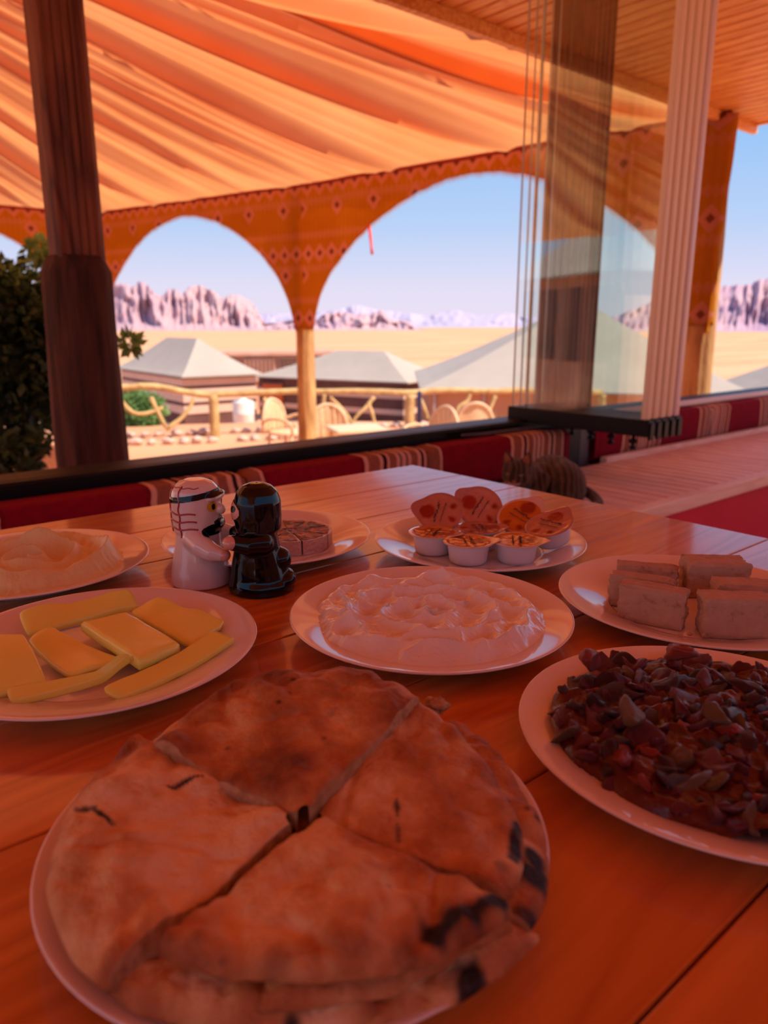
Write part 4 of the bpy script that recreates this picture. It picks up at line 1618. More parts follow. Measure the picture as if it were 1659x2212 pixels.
hblock('front left halva block with grooved top, nearest the plate rim', (1332, 1338), (1474, 1366), 0.021, 0.034, 1.0)
hblock('halva block hidden behind the front left one', (1312, 1308), (1450, 1330), 0.018, 0.031, 2.0)
hblock('small halva block at the back left of its plate', (1330, 1276), (1462, 1288), 0.022, 0.027, 2.5)
hblock('largest halva block standing at the back of its plate', (1486, 1292), (1618, 1296), 0.034, 0.036, 4.0)
hblock('halva block at the right behind the front ones', (1546, 1332), (1690, 1340), 0.026, 0.031, 5.0)
hblock('front right halva block with broken top', (1518, 1380), (1672, 1386), 0.026, 0.036, 6.0)
for k, (cx_, cy_) in enumerate(((1491, 1365), (1470, 1376))):
    p = atz(cx_, cy_, T + 0.009)
    bm = bmesh.new()
    bmesh.ops.create_icosphere(bm, subdivisions=2, radius=0.0022)
    for v in bm.verts:
        v.co *= 1 + 0.5 * noise.noise(v.co * 900 + Vector((k * 4, 0, 0)))
        v.co.z *= 0.5
    o = from_bm('halva_crumb', bm, MAT['halva'], loc=(p.x, p.y, plate_z((Vector((p.x, p.y, T)) - C_HAL).length) + 0.001))
    tag(o, 'tiny halva crumb on the plate between the two front blocks' if k == 0 else 'tiny halva crumb near the front plate rim', 'crumb')

# ------------------------------------------------------------------ dark vegetable salad
def veg(name, a, b, rough=0.22):
    t = NT(name)
    v = t.coord('Object')
    c = t.ramp(t.noise(v, 70, 4), [(0.3, a), (0.7, b)])
    return t.end(t.bsdf(col=c, rough=rough, spec=0.5, coat=0.25, coatr=0.10, normal=t.bump(t.noise(v, 260, 4), 0.6, 0.0014)))


MAT['beet'] = veg('beet coated chunk', (0.085, 0.004, 0.010), (0.20, 0.010, 0.020))
MAT['beet2'] = veg('purple chunk', (0.022, 0.003, 0.007), (0.075, 0.009, 0.015))
MAT['carrot'] = veg('red orange chunk', (0.26, 0.012, 0.006), (0.40, 0.035, 0.012))
MAT['onion'] = veg('glassy olive chunk', (0.11, 0.04, 0.012), (0.20, 0.085, 0.025))
MAT['sauce'] = veg('dark beet sauce', (0.05, 0.002, 0.006), (0.11, 0.006, 0.012), 0.25)
sal = thing('vegetable_salad', 'mound of dark red beet and vegetable salad in glossy sauce', 'salad', C_SAL)


def sal_h(x, y):
    r = sqrt(x * x + y * y)
    R = 0.103 * (1 + 0.08 * noise.noise(Vector((x * 20, y * 20, 5))))
    if r > R:
        return 0.0
    return 0.026 * sqrt(max(0, 1 - (r / R) ** 2.6)) + 0.006 * noise.noise(Vector((x * 55, y * 55, 2)))


V, F = [], []
na, nr = 150, 60
for k in range(na):
    a = 2 * pi * k / na
    for j in range(nr):
        r = 0.104 * j / (nr - 1)
        x, y = r * cos(a), r * sin(a)
        V.append((x, y, plate_z(r) - T + max(0.0, sal_h(x, y)) * 0.92 + (0.0025 * noise.noise(Vector((x * 160, y * 160, 1))) if r < 0.095 else -0.0004)))
F = [f_[::-1] for f_ in grid_faces(na, nr, wrap=True)][:]
F = [f_[::-1] for f_ in F]
o = mesh('sauce', V, F, MAT['sauce'], sal)
CH = []
for k in range(18):
    bm = bmesh.new()
    bmesh.ops.create_icosphere(bm, subdivisions=3, radius=1.0)
    e = Vector((RNG.uniform(0.8, 1.5), RNG.uniform(0.55, 1.0), RNG.uniform(0.28, 0.6)))
    cutn = [Vector((RNG.gauss(0, 1), RNG.gauss(0, 1), RNG.gauss(0, 1))).normalized() for _ in range(5)]
    for v in bm.verts:
        d = v.co.normalized()
        for c_ in cutn:
            s_ = d.dot(c_)
            if s_ > 0.55:
                d = d - c_ * (s_ - 0.55)
        d = d * (1 + 0.22 * noise.noise(d * 1.8 + Vector((k * 3, 0, 0))))
        v.co = Vector((d.x * e.x, d.y * e.y, d.z * e.z + 0.25 * d.x * d.x))
    me = bpy.data.meshes.new('chunk_shape')
    bm.to_mesh(me)
    bm.free()
    me.polygons.foreach_set('use_smooth', [True] * len(me.polygons))
    me.materials.append(MAT['beet'])
    CH.append(me)
kinds = [('beet_chunk', 'beet', 'dark red beet chunk among the pieces of the vegetable salad'), ('eggplant_chunk', 'beet2', 'purple black eggplant chunk among the pieces of the vegetable salad'),
         ('carrot_chunk', 'carrot', 'red orange carrot chunk among the pieces of the vegetable salad'), ('onion_chunk', 'onion', 'olive brown glassy onion chunk among the pieces of the vegetable salad')]
var = {}
rs = random.Random(21)
placed = 0
for i in range(285):
    r = 0.101 * sqrt((i + 0.5) / 285)
    a = i * 2.39996 + rs.uniform(-0.2, 0.2)
    x, y = r * cos(a), r * sin(a)
    hh = sal_h(x, y)
    if hh < 0.002 and r < 0.09:
        hh = 0.004
    q = rs.random()
    kd = kinds[0] if q < 0.46 else kinds[1] if q < 0.84 else kinds[2] if q < 0.91 else kinds[3]
    s_ = rs.uniform(0.0072, 0.0135) * (1 if r < 0.085 else 0.8)
    src = CH[rs.randrange(18)]
    key = (src.name, kd[1])
    if key not in var:
        me = src.copy()
        me.materials.clear()
        me.materials.append(MAT[kd[1]])
        var[key] = me
    o = bpy.data.objects.new(kd[0], var[key])
    COL.objects.link(o)
    o.location = (C_SAL.x + x, C_SAL.y + y, plate_z(r) + hh * 0.82 - 0.0005)
    o.rotation_euler = (rs.uniform(-0.9, 0.9), rs.uniform(-0.9, 0.9), rs.uniform(0, 6.28))
    o.scale = (s_, s_, s_)
    tag(o, kd[2], 'vegetable', kd[1] + ' pieces in the salad' if kd[1] not in ('beet2',) else 'eggplant pieces in the salad')
# a few pieces that stand out
for k, (cpx, cpy, z_, kd, s_, lab) in enumerate(((1275, 1425, 0.788, 'carrot', 0.013, 'bright red carrot piece at the back left of the salad'), (1462, 1412, 0.792, 'carrot', 0.013, 'bright red square carrot piece on top at the back of the salad'),
                                  (1502, 1690, 0.787, 'onion', 0.009, 'yellow brown onion strip near the front of the salad'), (1366, 1540, 0.789, 'onion', 0.010, 'olive green onion slice at the left of the salad'),
                                  (1545, 1540, 0.790, 'onion', 0.010, 'olive green onion slice in the middle of the salad'))):
    p = atz(cpx, cpy, z_)
    me = CH[k + 3].copy()
    me.materials.clear()
    me.materials.append(MAT[kd])
    o = bpy.data.objects.new({'carrot': 'carrot_chunk', 'onion': 'onion_slice'}[kd], me)
    COL.objects.link(o)
    o.location = p
    o.scale = (s_, s_, s_)
    o.rotation_euler = (1.2 if kd == 'carrot' else 0.5, 0.3, k * 1.3)
    tag(o, lab, 'vegetable', kd + ' pieces in the salad')

# ------------------------------------------------------------------ pita bread
t = NT('pita crust')
v = t.coord('Object')
n1 = t.noise(v, 26, 6, 0.6)
n2 = t.noise(t.coord('Object', loc=(3, 1, 0)), 70, 4, 0.6)
toast = t.n('Attribute', attribute_name='toast').outputs['Fac']
char = t.n('Attribute', attribute_name='char').outputs['Fac']
tf = t.math('ADD', t.math('SUBTRACT', t.math('MULTIPLY', n1, 1.25), 0.25), toast)
c = t.ramp(tf, [(0.15, (0.86, 0.52, 0.27)), (0.32, (0.72, 0.34, 0.13)), (0.5, (0.52, 0.18, 0.055)), (0.72, (0.30, 0.08, 0.024)), (0.95, (0.14, 0.035, 0.015))])
spots = t.ramp(t.noise(t.coord('Object', loc=(9, 4, 0)), 120, 2, 0.5), [(0.68, (0, 0, 0)), (0.76, (1, 1, 1))])
c = t.mix(t.math('MULTIPLY', spots, 0.4), c, (0.22, 0.08, 0.04))
cf = t.math('MULTIPLY', char, t.math('ADD', 0.55, n2), clamp=True)
c = t.mix(cf, c, (0.022, 0.014, 0.014))
hgt = t.math('ADD', t.math('MULTIPLY', n1, 1.0), t.math('MULTIPLY', n2, 0.35))
MAT['crust'] = t.end(t.bsdf(col=c, rough=0.62, spec=0.3, normal=t.bump(hgt, 1.0, 0.0085)))
MAT['crumb'] = M('bread crumb', (0.40, 0.18, 0.075), 0.9, (0.62, 0.34, 0.17), 120, bump=(300, 0.9, 0.002), spec=0.15)
PG = 'pita quarters stacked on the bread plate'


def stroke(x0, y0, x1, y1, z, r, s_, n=7):
    return [(lerp(x0, x1, k / (n - 1)), lerp(y0, y1, k / (n - 1)), z, r * (0.75 + 0.5 * sin(pi * k / (n - 1))), s_) for k in range(n)]


def pita(label, apex, arc, th, seed, toast=0.0, chars=(), n=110, m=70, bumps=0.0026, rim=0.6):
    """A cut pita wedge. apex, arc: (pixel x, pixel y, height) of the tip and of the rounded rim."""
    A = atz(*apex)
    Q = [Vector(q) for q in spline([list(atz(*p)) for p in arc], n)]
    cs = [(atz(x, y, z), r, s_) for x, y, z, r, s_ in chars]
    top, bot, ca, to = [], [], [], []
    for i in range(n):
        s = i / (n - 1)
        se = min(s, 1 - s)
        for j in range(m):
            f = 0.035 + 0.965 * (j / (m - 1)) ** 0.9
            p = A.lerp(Q[i], f)
            if i in (0, n - 1):
                jit = 0.0007 * noise.noise(Vector((f * 40, seed, i)))
                p = p + (Q[n // 2] - p) * jit * 8
            b = fn((p.x * 22, p.y * 22, 0), seed, 4) * bumps * 2.0 + noise.noise(Vector((p.x * 75, p.y * 75, seed))) * 0.0014
            puff = 0.004 * sin(pi * min(1, f * 1.02)) ** 0.7 * sin(pi * s) ** 0.5
            bl = 0.0048 * abs(noise.noise(Vector((p.x * 48, p.y * 48, seed + 3)))) * sstep(0.5, 0.85, f) - 0.0018 * exp(-(noise.noise(Vector((p.x * 16, p.y * 16, seed + 9))) / 0.06) ** 2)
            dist = (Q[i] - A).length * (1 - f)
            er = min(1.0, dist / 0.011)
            rnd_ = 1 - sqrt(max(0, 1 - (1 - er) ** 2))
            zt = p.z + b + puff + bl - rnd_ * th * rim
            zb = p.z - th + 0.4 * (b + puff) + rnd_ * th * (1 - rim) * 0.9
            top.append(Vector((p.x, p.y, zt)))
            bot.append(Vector((p.x, p.y, min(zb, zt - 0.0008))))
            k = 0.0
            for c_, r, s_ in cs:
                dd = (Vector((c_.x, c_.y, 0)) - Vector((p.x, p.y, 0))).length / r
                dd = dd / 0.85 + 0.45 * noise.noise(Vector((p.x * 160, p.y * 160, 5)))
                k = max(k, s_ * (1 - sstep(0.3, 1.1, dd)))
            ca.append(k)
            to.append(toast + 0.30 * sstep(0.78, 1.0, f) * (0.35 + 1.3 * noise.noise(Vector((p.x * 30, p.y * 30, 8)))) + 0.07 * (b / bumps) + 0.22 * fn((p.x * 30, p.y * 30, 4), seed + 7, 4))
    base = Vector((A.x, A.y, min(v.z for v in bot)))
    o = thing('pita_quarter', label, 'bread', base, group=PG)
    N = n * m
    F = [f_[::-1] for f_ in grid_faces(n, m)] + grid_faces(n, m, N)
    for i in range(n - 1):
        F.append((i * m + m - 1, N + i * m + m - 1, N + (i + 1) * m + m - 1, (i + 1) * m + m - 1))
    cr_ = mesh('crust', [v - base for v in top + bot], F, MAT['crust'], o)
    attr(cr_, 'char', ca + ca)
    attr(cr_, 'toast', to + to)
    # cut faces: crumb, set a hair inside the crust
    for edge, nm in ((0, 'cut_face'), (n - 1, 'cut_face')):
        Vc, Fc = [], []
        side = (Q[n // 2] - (A + Q[edge]) / 2).normalized()
        for j in range(m):
            a_, b_ = top[edge * m + j], bot[edge * m + j]
            for q in range(5):
                g = q / 4
                p = a_.lerp(b_, g) + side * (-0.0006 + 0.0009 * noise.noise(Vector((j * 0.5, q * 0.9, seed + edge))) * (1 if 0 < q < 4 else 0)) * (1 if 0 < q < 4 else 0)
                Vc.append(p - base)
        fc = grid_faces(m, 5)
        if edge == 0:
            fc = [f_[::-1] for f_ in fc]
        mesh(nm, Vc, fc, MAT['crumb'], o)
    return o


# lowest layer first
pita('lowest pita piece with pointed corner over the plate rim at the right', (820, 1900, 0.7700), [(1166, 2012, 0.7735), (1080, 2092, 0.7735), (960, 2160, 0.7735), (800, 2204, 0.7735), (600, 2222, 0.7735), (430, 2215, 0.772)], 0.008, 11, -0.05,
     [(1010, 2120, 0.7735, 0.012, 1.0), (640, 2215, 0.773, 0.008, 0.9)])
pita('lower pita piece lying beneath the brown back quarter', (640, 1790, 0.7720), [(170, 1790, 0.772), (290, 1610, 0.772), (480, 1540, 0.772), (700, 1530, 0.772), (880, 1570, 0.772)], 0.009, 12)
pita('lowest pita piece peeking out beneath the pale left quarter', (600, 1830, 0.7720), [(130, 1800, 0.774), (105, 1930, 0.772), (150, 2030, 0.772), (225, 2120, 0.772), (320, 2190, 0.772)], 0.009, 13)
pita('lower pita piece with big scorch mark along the right rim of the plate', (700, 1800, 0.7800), [(976, 1545, 0.7830), (1012, 1556, 0.783), (1075, 1612, 0.783), (1135, 1690, 0.782), (1174, 1770, 0.781), (1187, 1840, 0.780), (1180, 1925, 0.779), (1146, 1992, 0.777)], 0.009, 14, -0.02,
     [(1150, 1850, 0.781, 0.010, 1.0), (1152, 1885, 0.781, 0.012, 1.0), (1140, 1965, 0.779, 0.008, 0.9), (1140, 1752, 0.783, 0.003, 0.8), (1160, 1760, 0.783, 0.003, 0.9)])
pita('pale lower pita piece jutting out at the front of the stack', (600, 1960, 0.7795), [(232, 2118, 0.7795), (290, 2160, 0.7795), (400, 2186, 0.7795), (540, 2198, 0.7795), (700, 2190, 0.7795), (828, 2160, 0.7795)], 0.010, 15, 0.02,
     [(630, 2215, 0.775, 0.006, 0.9)])
pita('middle pita piece under the front quarter', (660, 1850, 0.7870), [(560, 2160, 0.7850), (700, 2150, 0.785), (850, 2110, 0.785), (980, 2050, 0.785), (1108, 1985, 0.784)], 0.009, 16, 0.0,
     [(1128, 1958, 0.785, 0.006, 0.8)])
pita('middle pita piece under the back quarter', (640, 1790, 0.7860), [(200, 1740, 0.785), (320, 1595, 0.787), (500, 1500, 0.79), (660, 1470, 0.792), (820, 1480, 0.792), (905, 1510, 0.79)], 0.009, 17)
pita('smooth orange pita quarter with scorched rim on the right of the stack', (680, 1775, 0.7945), [(893, 1507, 0.8030), (945, 1530, 0.800), (1000, 1575, 0.796), (1065, 1650, 0.793), (1112, 1730, 0.791), (1133, 1810, 0.789), (1126, 1872, 0.788), (1095, 1925, 0.787)], 0.009, 18, 0.02,
     [*stroke(982, 1562, 1016, 1584, 0.796, 0.0045, 1.0), *stroke(1040, 1606, 1074, 1644, 0.794, 0.0030, 0.9), *stroke(1088, 1664, 1108, 1694, 0.793, 0.0036, 0.95), *stroke(1108, 1700, 1124, 1742, 0.792, 0.0048, 1.0),
      *stroke(1122, 1770, 1110, 1850, 0.790, 0.0046, 1.0, 10), (1090, 1885, 0.788, 0.006, 0.5), *stroke(856, 1722, 858, 1755, 0.797, 0.0022, 0.9), *stroke(859, 1770, 861, 1800, 0.797, 0.0019, 0.8)], bumps=0.0016)
pita('pale blistered pita quarter at the left of the stack', (636, 1772, 0.7980), [(285, 1588, 0.7990), (225, 1640, 0.797), (165, 1720, 0.794), (118, 1810, 0.791), (98, 1890, 0.789), (112, 1960, 0.787), (160, 2050, 0.785), (232, 2122, 0.784)], 0.011, 19, -0.15,
     [*stroke(362, 1686, 435, 1668, 0.802, 0.0022, 1.0, 10), *stroke(160, 1750, 205, 1758, 0.797, 0.0022, 1.0), *stroke(205, 1758, 243, 1782, 0.798, 0.0024, 1.0), (105, 1880, 0.79, 0.006, 0.3)], bumps=0.0036)
pita('brown pita quarter at the back of the stack', (656, 1768, 0.8000), [(330, 1600, 0.8050), (400, 1530, 0.807), (500, 1470, 0.811), (600, 1440, 0.813), (700, 1434, 0.813), (800, 1446, 0.812), (868, 1470, 0.811), (906, 1495, 0.809)], 0.010, 20, 0.15,
     [(604, 1527, 0.811, 0.0028, 1.0), (634, 1474, 0.813, 0.0028, 1.0), (626, 1500, 0.812, 0.002, 0.8), (700, 1590, 0.808, 0.002, 0.7), (490, 1600, 0.808, 0.002, 0.6)], bumps=0.0028)
pita('reddish pita quarter at the front of the stack with a long black scorch mark', (692, 1757, 0.8010), [(1106, 1950, 0.7970), (1052, 1995, 0.796), (960, 2040, 0.796), (850, 2075, 0.796), (700, 2092, 0.796), (550, 2088, 0.797), (430, 2068, 0.797), (338, 2036, 0.797)], 0.010, 21, 0.04,
     [(1085, 1938, 0.798, 0.007, 1.0), (1050, 1955, 0.798, 0.008, 1.0), (1010, 1970, 0.798, 0.008, 1.0), (975, 1985, 0.798, 0.009, 1.0), (940, 1998, 0.798, 0.009, 1.0), (1095, 1930, 0.798, 0.006, 1.0), (880, 2050, 0.797, 0.008, 0.4), (600, 2075, 0.797, 0.008, 0.3)], bumps=0.0034)
# small torn flake behind the right quarter
bm = bmesh.new()
bmesh.ops.create_icosphere(bm, subdivisions=4, radius=0.007)
for v in bm.verts:
    v.co *= 1 + 0.5 * fn(v.co * 260, 4, 4)
    v.co.z *= 0.55
p = atz(938, 1524, 0.7905)
o = from_bm('bread_flake', bm, MAT['crumb'], loc=p)
tag(o, 'small torn bread flake between the back and right pita quarters', 'bread')

# ------------------------------------------------------------------ jam cups
MAT['cup'] = M('white plastic cup', (0.80, 0.72, 0.74), 0.35, spec=0.45)


def lid_mat(name, base, fruit, silver):
    t = NT(name)
    v = t.coord('Object')
    sep = t.n('SeparateXYZ')
    t.t.links.new(v, sep.inputs[0])
    x, y = sep.outputs[0], sep.outputs[1]
    r = t.math('SQRT', t.math('ADD', t.math('MULTIPLY', x, x), t.math('MULTIPLY', y, y)))

    def blob(cx, cy, rr):
        dx, dy = t.math('SUBTRACT', x, cx), t.math('SUBTRACT', y, cy)
        d = t.math('SQRT', t.math('ADD', t.math('MULTIPLY', dx, dx), t.math('MULTIPLY', dy, dy)))
        d = t.math('ADD', d, t.math('MULTIPLY', t.math('SUBTRACT', t.noise(v, 160, 3), 0.5), 0.006))
        return t.math('MULTIPLY', t.math('SUBTRACT', rr * 1.25, d), 260.0, clamp=True)
    c = t.ramp(t.noise(v, 60, 3), [(0.3, base), (0.7, tuple(q * 1.2 for q in base))])
    c = t.mix(blob(0.016, 0.002, 0.0095), c, fruit)
    c = t.mix(blob(-0.017, 0.006, 0.0050), c, fruit)
    c = t.mix(blob(-0.014, -0.012, 0.0050), c, tuple(q * 0.8 for q in fruit))
    rimf = t.math('GREATER_THAN', r, 0.0255)
    c = t.mix(rimf, c, silver)
    nb = t.bump(t.noise(t.coord('Object', scale=(1, 1, 0.2)), 150, 5, 0.65, 0.8), 0.35, 0.0022)
    return t.end(t.bsdf(col=c, rough=0.12, metal=0.35, coat=1.0, coatr=0.03, normal=nb))


MAT['lid_orange'] = lid_mat('orange foil lid', (0.62, 0.17, 0.02), (0.36, 0.02, 0.01), (0.80, 0.52, 0.45))
MAT['lid_straw'] = lid_mat('strawberry foil lid', (0.55, 0.22, 0.16), (0.34, 0.008, 0.012), (0.52, 0.22, 0.20))
MAT['ink'] = M('dark print', (0.05, 0.02, 0.02), 0.4)


def jam_cup(label, pos, normal, spin, lidmat, ink_seed):
    nz = Vector(normal).normalized()
    q = Vector((0, 0, 1)).rotation_difference(nz)
    rm = q.to_matrix() @ Matrix.Rotation(spin, 3, 'Z')
    c = thing('jam_cup', label, 'jam cup', pos, group='jam cups on one plate', rot=rm.to_euler())
    prof = [(0.0, 0.0008), (0.0165, 0.0008), (0.0175, 0.0), (0.0190, 0.0002), (0.0207, 0.0015), (0.0216, 0.005), (0.0236, 0.0215), (0.0240, 0.0226), (0.0282, 0.0230), (0.0286, 0.0236), (0.0282, 0.0240), (0.0238, 0.0239), (0.0232, 0.0212), (0.0, 0.0212)]
    V, F = lathe(prof, 56, False, False)
    mesh('cup_body', V, F, MAT['cup'], c)
    V, F = [], []
    na, nr = 72, 16
    for k in range(na):
        a = 2 * pi * k / na
        R = 0.0288 + 0.0085 * max(0.0, cos(a)) ** 14
        for j in range(nr):
            r = R * j / (nr - 1)
            z = 0.0243 + 0.0007 * noise.noise(Vector((r * cos(a) * 160, r * sin(a) * 160, ink_seed))) * (1 if r < 0.024 else 0.4) - 0.0009 * sstep(0.0235, 0.0225, r) * 1
            if r > 0.0288:
                z += 0.0015 * (r - 0.0288) / 0.0085
            V.append((r * cos(a), r * sin(a), z))
    F = grid_faces(na, nr, wrap=True)
    ld = mesh('foil_lid', V, F, lidmat, c)
    sd = ld.modifiers.new('thick', 'SOLIDIFY')
    sd.thickness = 0.0003
    # dark squiggles of print across the lid
    rr_ = random.Random(ink_seed)
    Vp, Fp = [], []
    for line in range(2):
        x = 0.004 - 0.008 * line
        y = -0.015
        while y < 0.014:
            hgt_ = 0.0038 if line == 0 else 0.0018
            pts = [Vector((x + rr_.uniform(-1, 1) * hgt_ * 0.5, y + f * hgt_ * 0.7, 0.0249)) for f in (0, 0.35, 0.7, 1.0)]
            v_, f_ = tube(spline([list(p) for p in pts], 7), 0.00035 if line == 0 else 0.00022, 5)
            k = len(Vp)
            Vp += v_
            Fp += [tuple(i + k for i in f) for f in f_]
            y += hgt_ * rr_.uniform(0.6, 0.95)
    pr = mesh('print', Vp, Fp, MAT['ink'], ld)
    pr['kind'] = 'stuff'
    return c


tocam = Vector((-SY, -CY, 0))
rightc = Vector((CY, -SY, 0))


def cup_at(label, px, py, zl, tilt, side, spin, lm, seed):
    """Lid centre seen at the pixel, zl above the table; tilt leans the lid towards the camera."""
    nz = (tocam * sin(tilt) + rightc * side + Vector((0, 0, cos(tilt)))).normalized()
    p = atz(px, py, T + zl)
    jam_cup(label, p - nz * 0.0243, nz, spin, lm, seed)


def face(deg):
    return radians(deg - 40)


cup_at('jam cup with orange foil lid at the front left of its plate', 936, 1149, 0.0310, 0.0, 0.0, face(-20), MAT['lid_orange'], 1)
cup_at('jam cup in the very front with shiny reflecting lid', 1012, 1168, 0.0310, 0.0, 0.0, face(5), MAT['lid_orange'], 2)
cup_at('jam cup with orange foil lid and pull tab at the front right of its plate', 1116, 1166, 0.0310, 0.04, 0.0, face(-8), MAT['lid_orange'], 3)
cup_at('jam cup with pinkish lid in the middle of the plate', 1036, 1140, 0.0310, 0.0, 0.0, face(10), MAT['lid_straw'], 4)
cup_at('tilted strawberry jam cup at the back left of its plate', 950, 1106, 0.0420, 0.75, -0.12, face(160), MAT['lid_straw'], 5)
cup_at('tilted strawberry jam cup standing highest at the back of its plate', 1038, 1096, 0.0440, 0.95, 0.10, face(150), MAT['lid_straw'], 6)
cup_at('tilted orange jam cup at the back right of its plate', 1124, 1114, 0.0400, 0.55, -0.25, face(35), MAT['lid_orange'], 7)
cup_at('leaning jam cup at the right end of its plate', 1186, 1131, 0.0390, 0.25, -0.30, face(40), MAT['lid_straw'], 8)

# ------------------------------------------------------------------ foil wrapped cheese wedges
t = NT('crumpled foil')
v = t.coord('Object')
MAT['foil'] = t.end(t.bsdf(col=(0.62, 0.42, 0.36), rough=0.25, metal=0.85, normal=t.bump(t.noise(v, 240, 5, 0.7), 0.8, 0.002)))
t = NT('wedge label')
v = t.coord('Object')
c = t.ramp(t.noise(v, 75, 3, 0.5, 0.6), [(0.36, (0.025, 0.006, 0.03)), (0.46, (0.14, 0.010, 0.02)), (0.54, (0.36, 0.02, 0.01)), (0.62, (0.40, 0.13, 0.02)), (0.74, (0.42, 0.18, 0.10))])
MAT['wedge_label'] = t.end(t.bsdf(col=c, rough=0.35, spec=0.35, normal=t.bump(t.noise(v, 110, 4, 0.6, 1.0), 0.4, 0.003)))
fc_ = atz(626, 1152, T + 0.02)
wl = ['facing right', 'right of the black figurine, towards us', 'front middle of the ring', 'front left behind the figurines', 'left behind the figurines', 'back left behind the figurines', 'back of the ring', 'back right of the ring']
for k in range(8):
    a0 = radians(-40 - 22 - 45 * k)
    a1 = a0 + radians(45)
    mid_ = (a0 + a1) / 2
    w_ = thing('cheese_wedge', 'foil wrapped cheese wedge with printed label, ' + wl[k], 'cheese wedge', (fc_.x + 0.0009 * cos(mid_), fc_.y + 0.0009 * sin(mid_), T + 0.0066), group='foil cheese wedges in a ring')
    for part_, z0, z1, rin, mm in (('foil', 0.0, 0.0165, 0.0, MAT['foil']), ('paper_label', 0.0166, 0.0174, 0.006, MAT['wedge_label'])):
        ns, nt_, nz_ = 18, 26, 10
        V = []
        R = 0.0505 - rin * 0.7
        top_i, bot_i = [], []
        for lay in range(2):
            for i in range(ns):
                for j in range(nt_):
                    a = lerp(a0, a1, 0.015 + 0.97 * i / (ns - 1)) if part_ == 'foil' else lerp(a0, a1, 0.10 + 0.80 * i / (ns - 1))
                    r = lerp(0.003 + rin, R, j / (nt_ - 1))
                    e = min(i, ns - 1 - i, (nt_ - 1 - j) * 0.6)
                    x, y = r * cos(a), r * sin(a)
                    n_ = 0.0007 * fn((x * 130, y * 130, k), k, 3)
                    if part_ == 'foil':
                        z = (z1 + n_ + (0.0008 if e < 1 else 0)) if lay == 0 else z0
                    else:
                        z = (z1 + n_ * 1.2) if lay == 0 else z0 - 0.0012
                    rr = r + (0.0006 * noise.noise(Vector((x * 200, y * 200, lay * 3))) if j == nt_ - 1 else 0)
                    V.append((rr * cos(a), rr * sin(a), z))
        N = ns * nt_
        F = [f_[::-1] for f_ in grid_faces(ns, nt_)] + grid_faces(ns, nt_, N)
        for i in range(ns - 1):
            F.append((i * nt_ + nt_ - 1, N + i * nt_ + nt_ - 1, N + (i + 1) * nt_ + nt_ - 1, (i + 1) * nt_ + nt_ - 1))
            F.append((i * nt_, (i + 1) * nt_, N + (i + 1) * nt_, N + i * nt_))
        for j in range(nt_ - 1):
            F.append((j, N + j, N + j + 1, j + 1))
            F.append(((ns - 1) * nt_ + j, (ns - 1) * nt_ + j + 1, N + (ns - 1) * nt_ + j + 1, N + (ns - 1) * nt_ + j))
        o = mesh(part_, V, F, mm, w_, smooth=True)
        bm = bmesh.new()
        bm.from_mesh(o.data)
        bmesh.ops.recalc_face_normals(bm, faces=bm.faces[:])
        bm.to_mesh(o.data)
        bm.free()
        es = o.modifiers.new('split', 'EDGE_SPLIT')
        es.split_angle = radians(50)

# ------------------------------------------------------------------ hugging ceramic salt and pepper figurines
def bake(o):
    bpy.context.view_layer.update()
    dg = bpy.context.evaluated_depsgraph_get()
    me = bpy.data.meshes.new_from_object(o.evaluated_get(dg))
    o.modifiers.clear()
    o.data = me
    me.polygons.foreach_set('use_smooth', [True] * len(me.polygons))


def blob_mesh(parts, voxel, smooth=6):
    """Union of closed pieces [(verts, faces)] as one smooth skin -> baked mesh data."""
    V, F = [], []
    for v_, f_ in parts:
        k = len(V)
        V += [tuple(p) for p in v_]
        F += [tuple(i + k for i in f) for f in f_]
    o = mesh('tmp', V, F)
    bm = bmesh.new()
    bm.from_mesh(o.data)
    bmesh.ops.recalc_face_normals(bm, faces=bm.faces[:])
    bm.to_mesh(o.data)
    bm.free()
    rm = o.modifiers.new('r', 'REMESH')
    rm.mode = 'VOXEL'
    rm.voxel_size = voxel
    sm = o.modifiers.new('s', 'SMOOTH')
    sm.factor = 0.5
    sm.iterations = smooth
    bake(o)
    me = o.data
    bpy.data.objects.remove(o)
    return me


def ell(c, r, rot=None, n=20):
    V, F = lathe([(max(1e-5, sin(pi * i / n)), -cos(pi * i / n)) for i in range(n + 1)], 24)
    M3 = rot if rot is not None else Matrix.Identity(3)
    return [Vector(c) + M3 @ Vector((x * r[0], y * r[1], z * r[2])) for x, y, z in V], F


def loft(rings, n=36):
    """rings: (cx, cy, z, rx, ry) from the bottom up."""
    V, F = [], []
    for cx, cy, z, rx, ry in rings:
        for k in range(n):
            a = 2 * pi * k / n
            V.append((cx + rx * cos(a), cy + ry * sin(a), z))
    for i in range(len(rings) - 1):
        for k in range(n):
            k2 = (k + 1) % n
            F.append((i * n + k, i * n + k2, (i + 1) * n + k2, (i + 1) * n + k))
    F.append(tuple(range(n))[::-1])
    F.append(tuple((len(rings) - 1) * n + k for k in range(n)))
    return V, F


def cap_tube(path, rad, n=14):
    V, F = tube(path, rad, n)
    a = ell(path[0], (rad[0],) * 3)
    b = ell(path[-1], (rad[-1],) * 3)
    return [(V, F), a, b]


MAT['glaze_white'] = M('white glaze', (0.84, 0.66, 0.60), 0.12, coat=0.8, coatr=0.03)
MAT['glaze_black'] = M('black glaze', (0.004, 0.0035, 0.005), 0.06, spec=0.4)
MAT['glaze_red'] = M('red paint', (0.42, 0.02, 0.02), 0.15, coat=0.8)
MAT['glaze_yellow'] = M('yellow paint', (0.75, 0.42, 0.02), 0.15, coat=0.8)
MAT['glaze_skin'] = M('skin paint', (0.78, 0.36, 0.27), 0.14, coat=0.8)


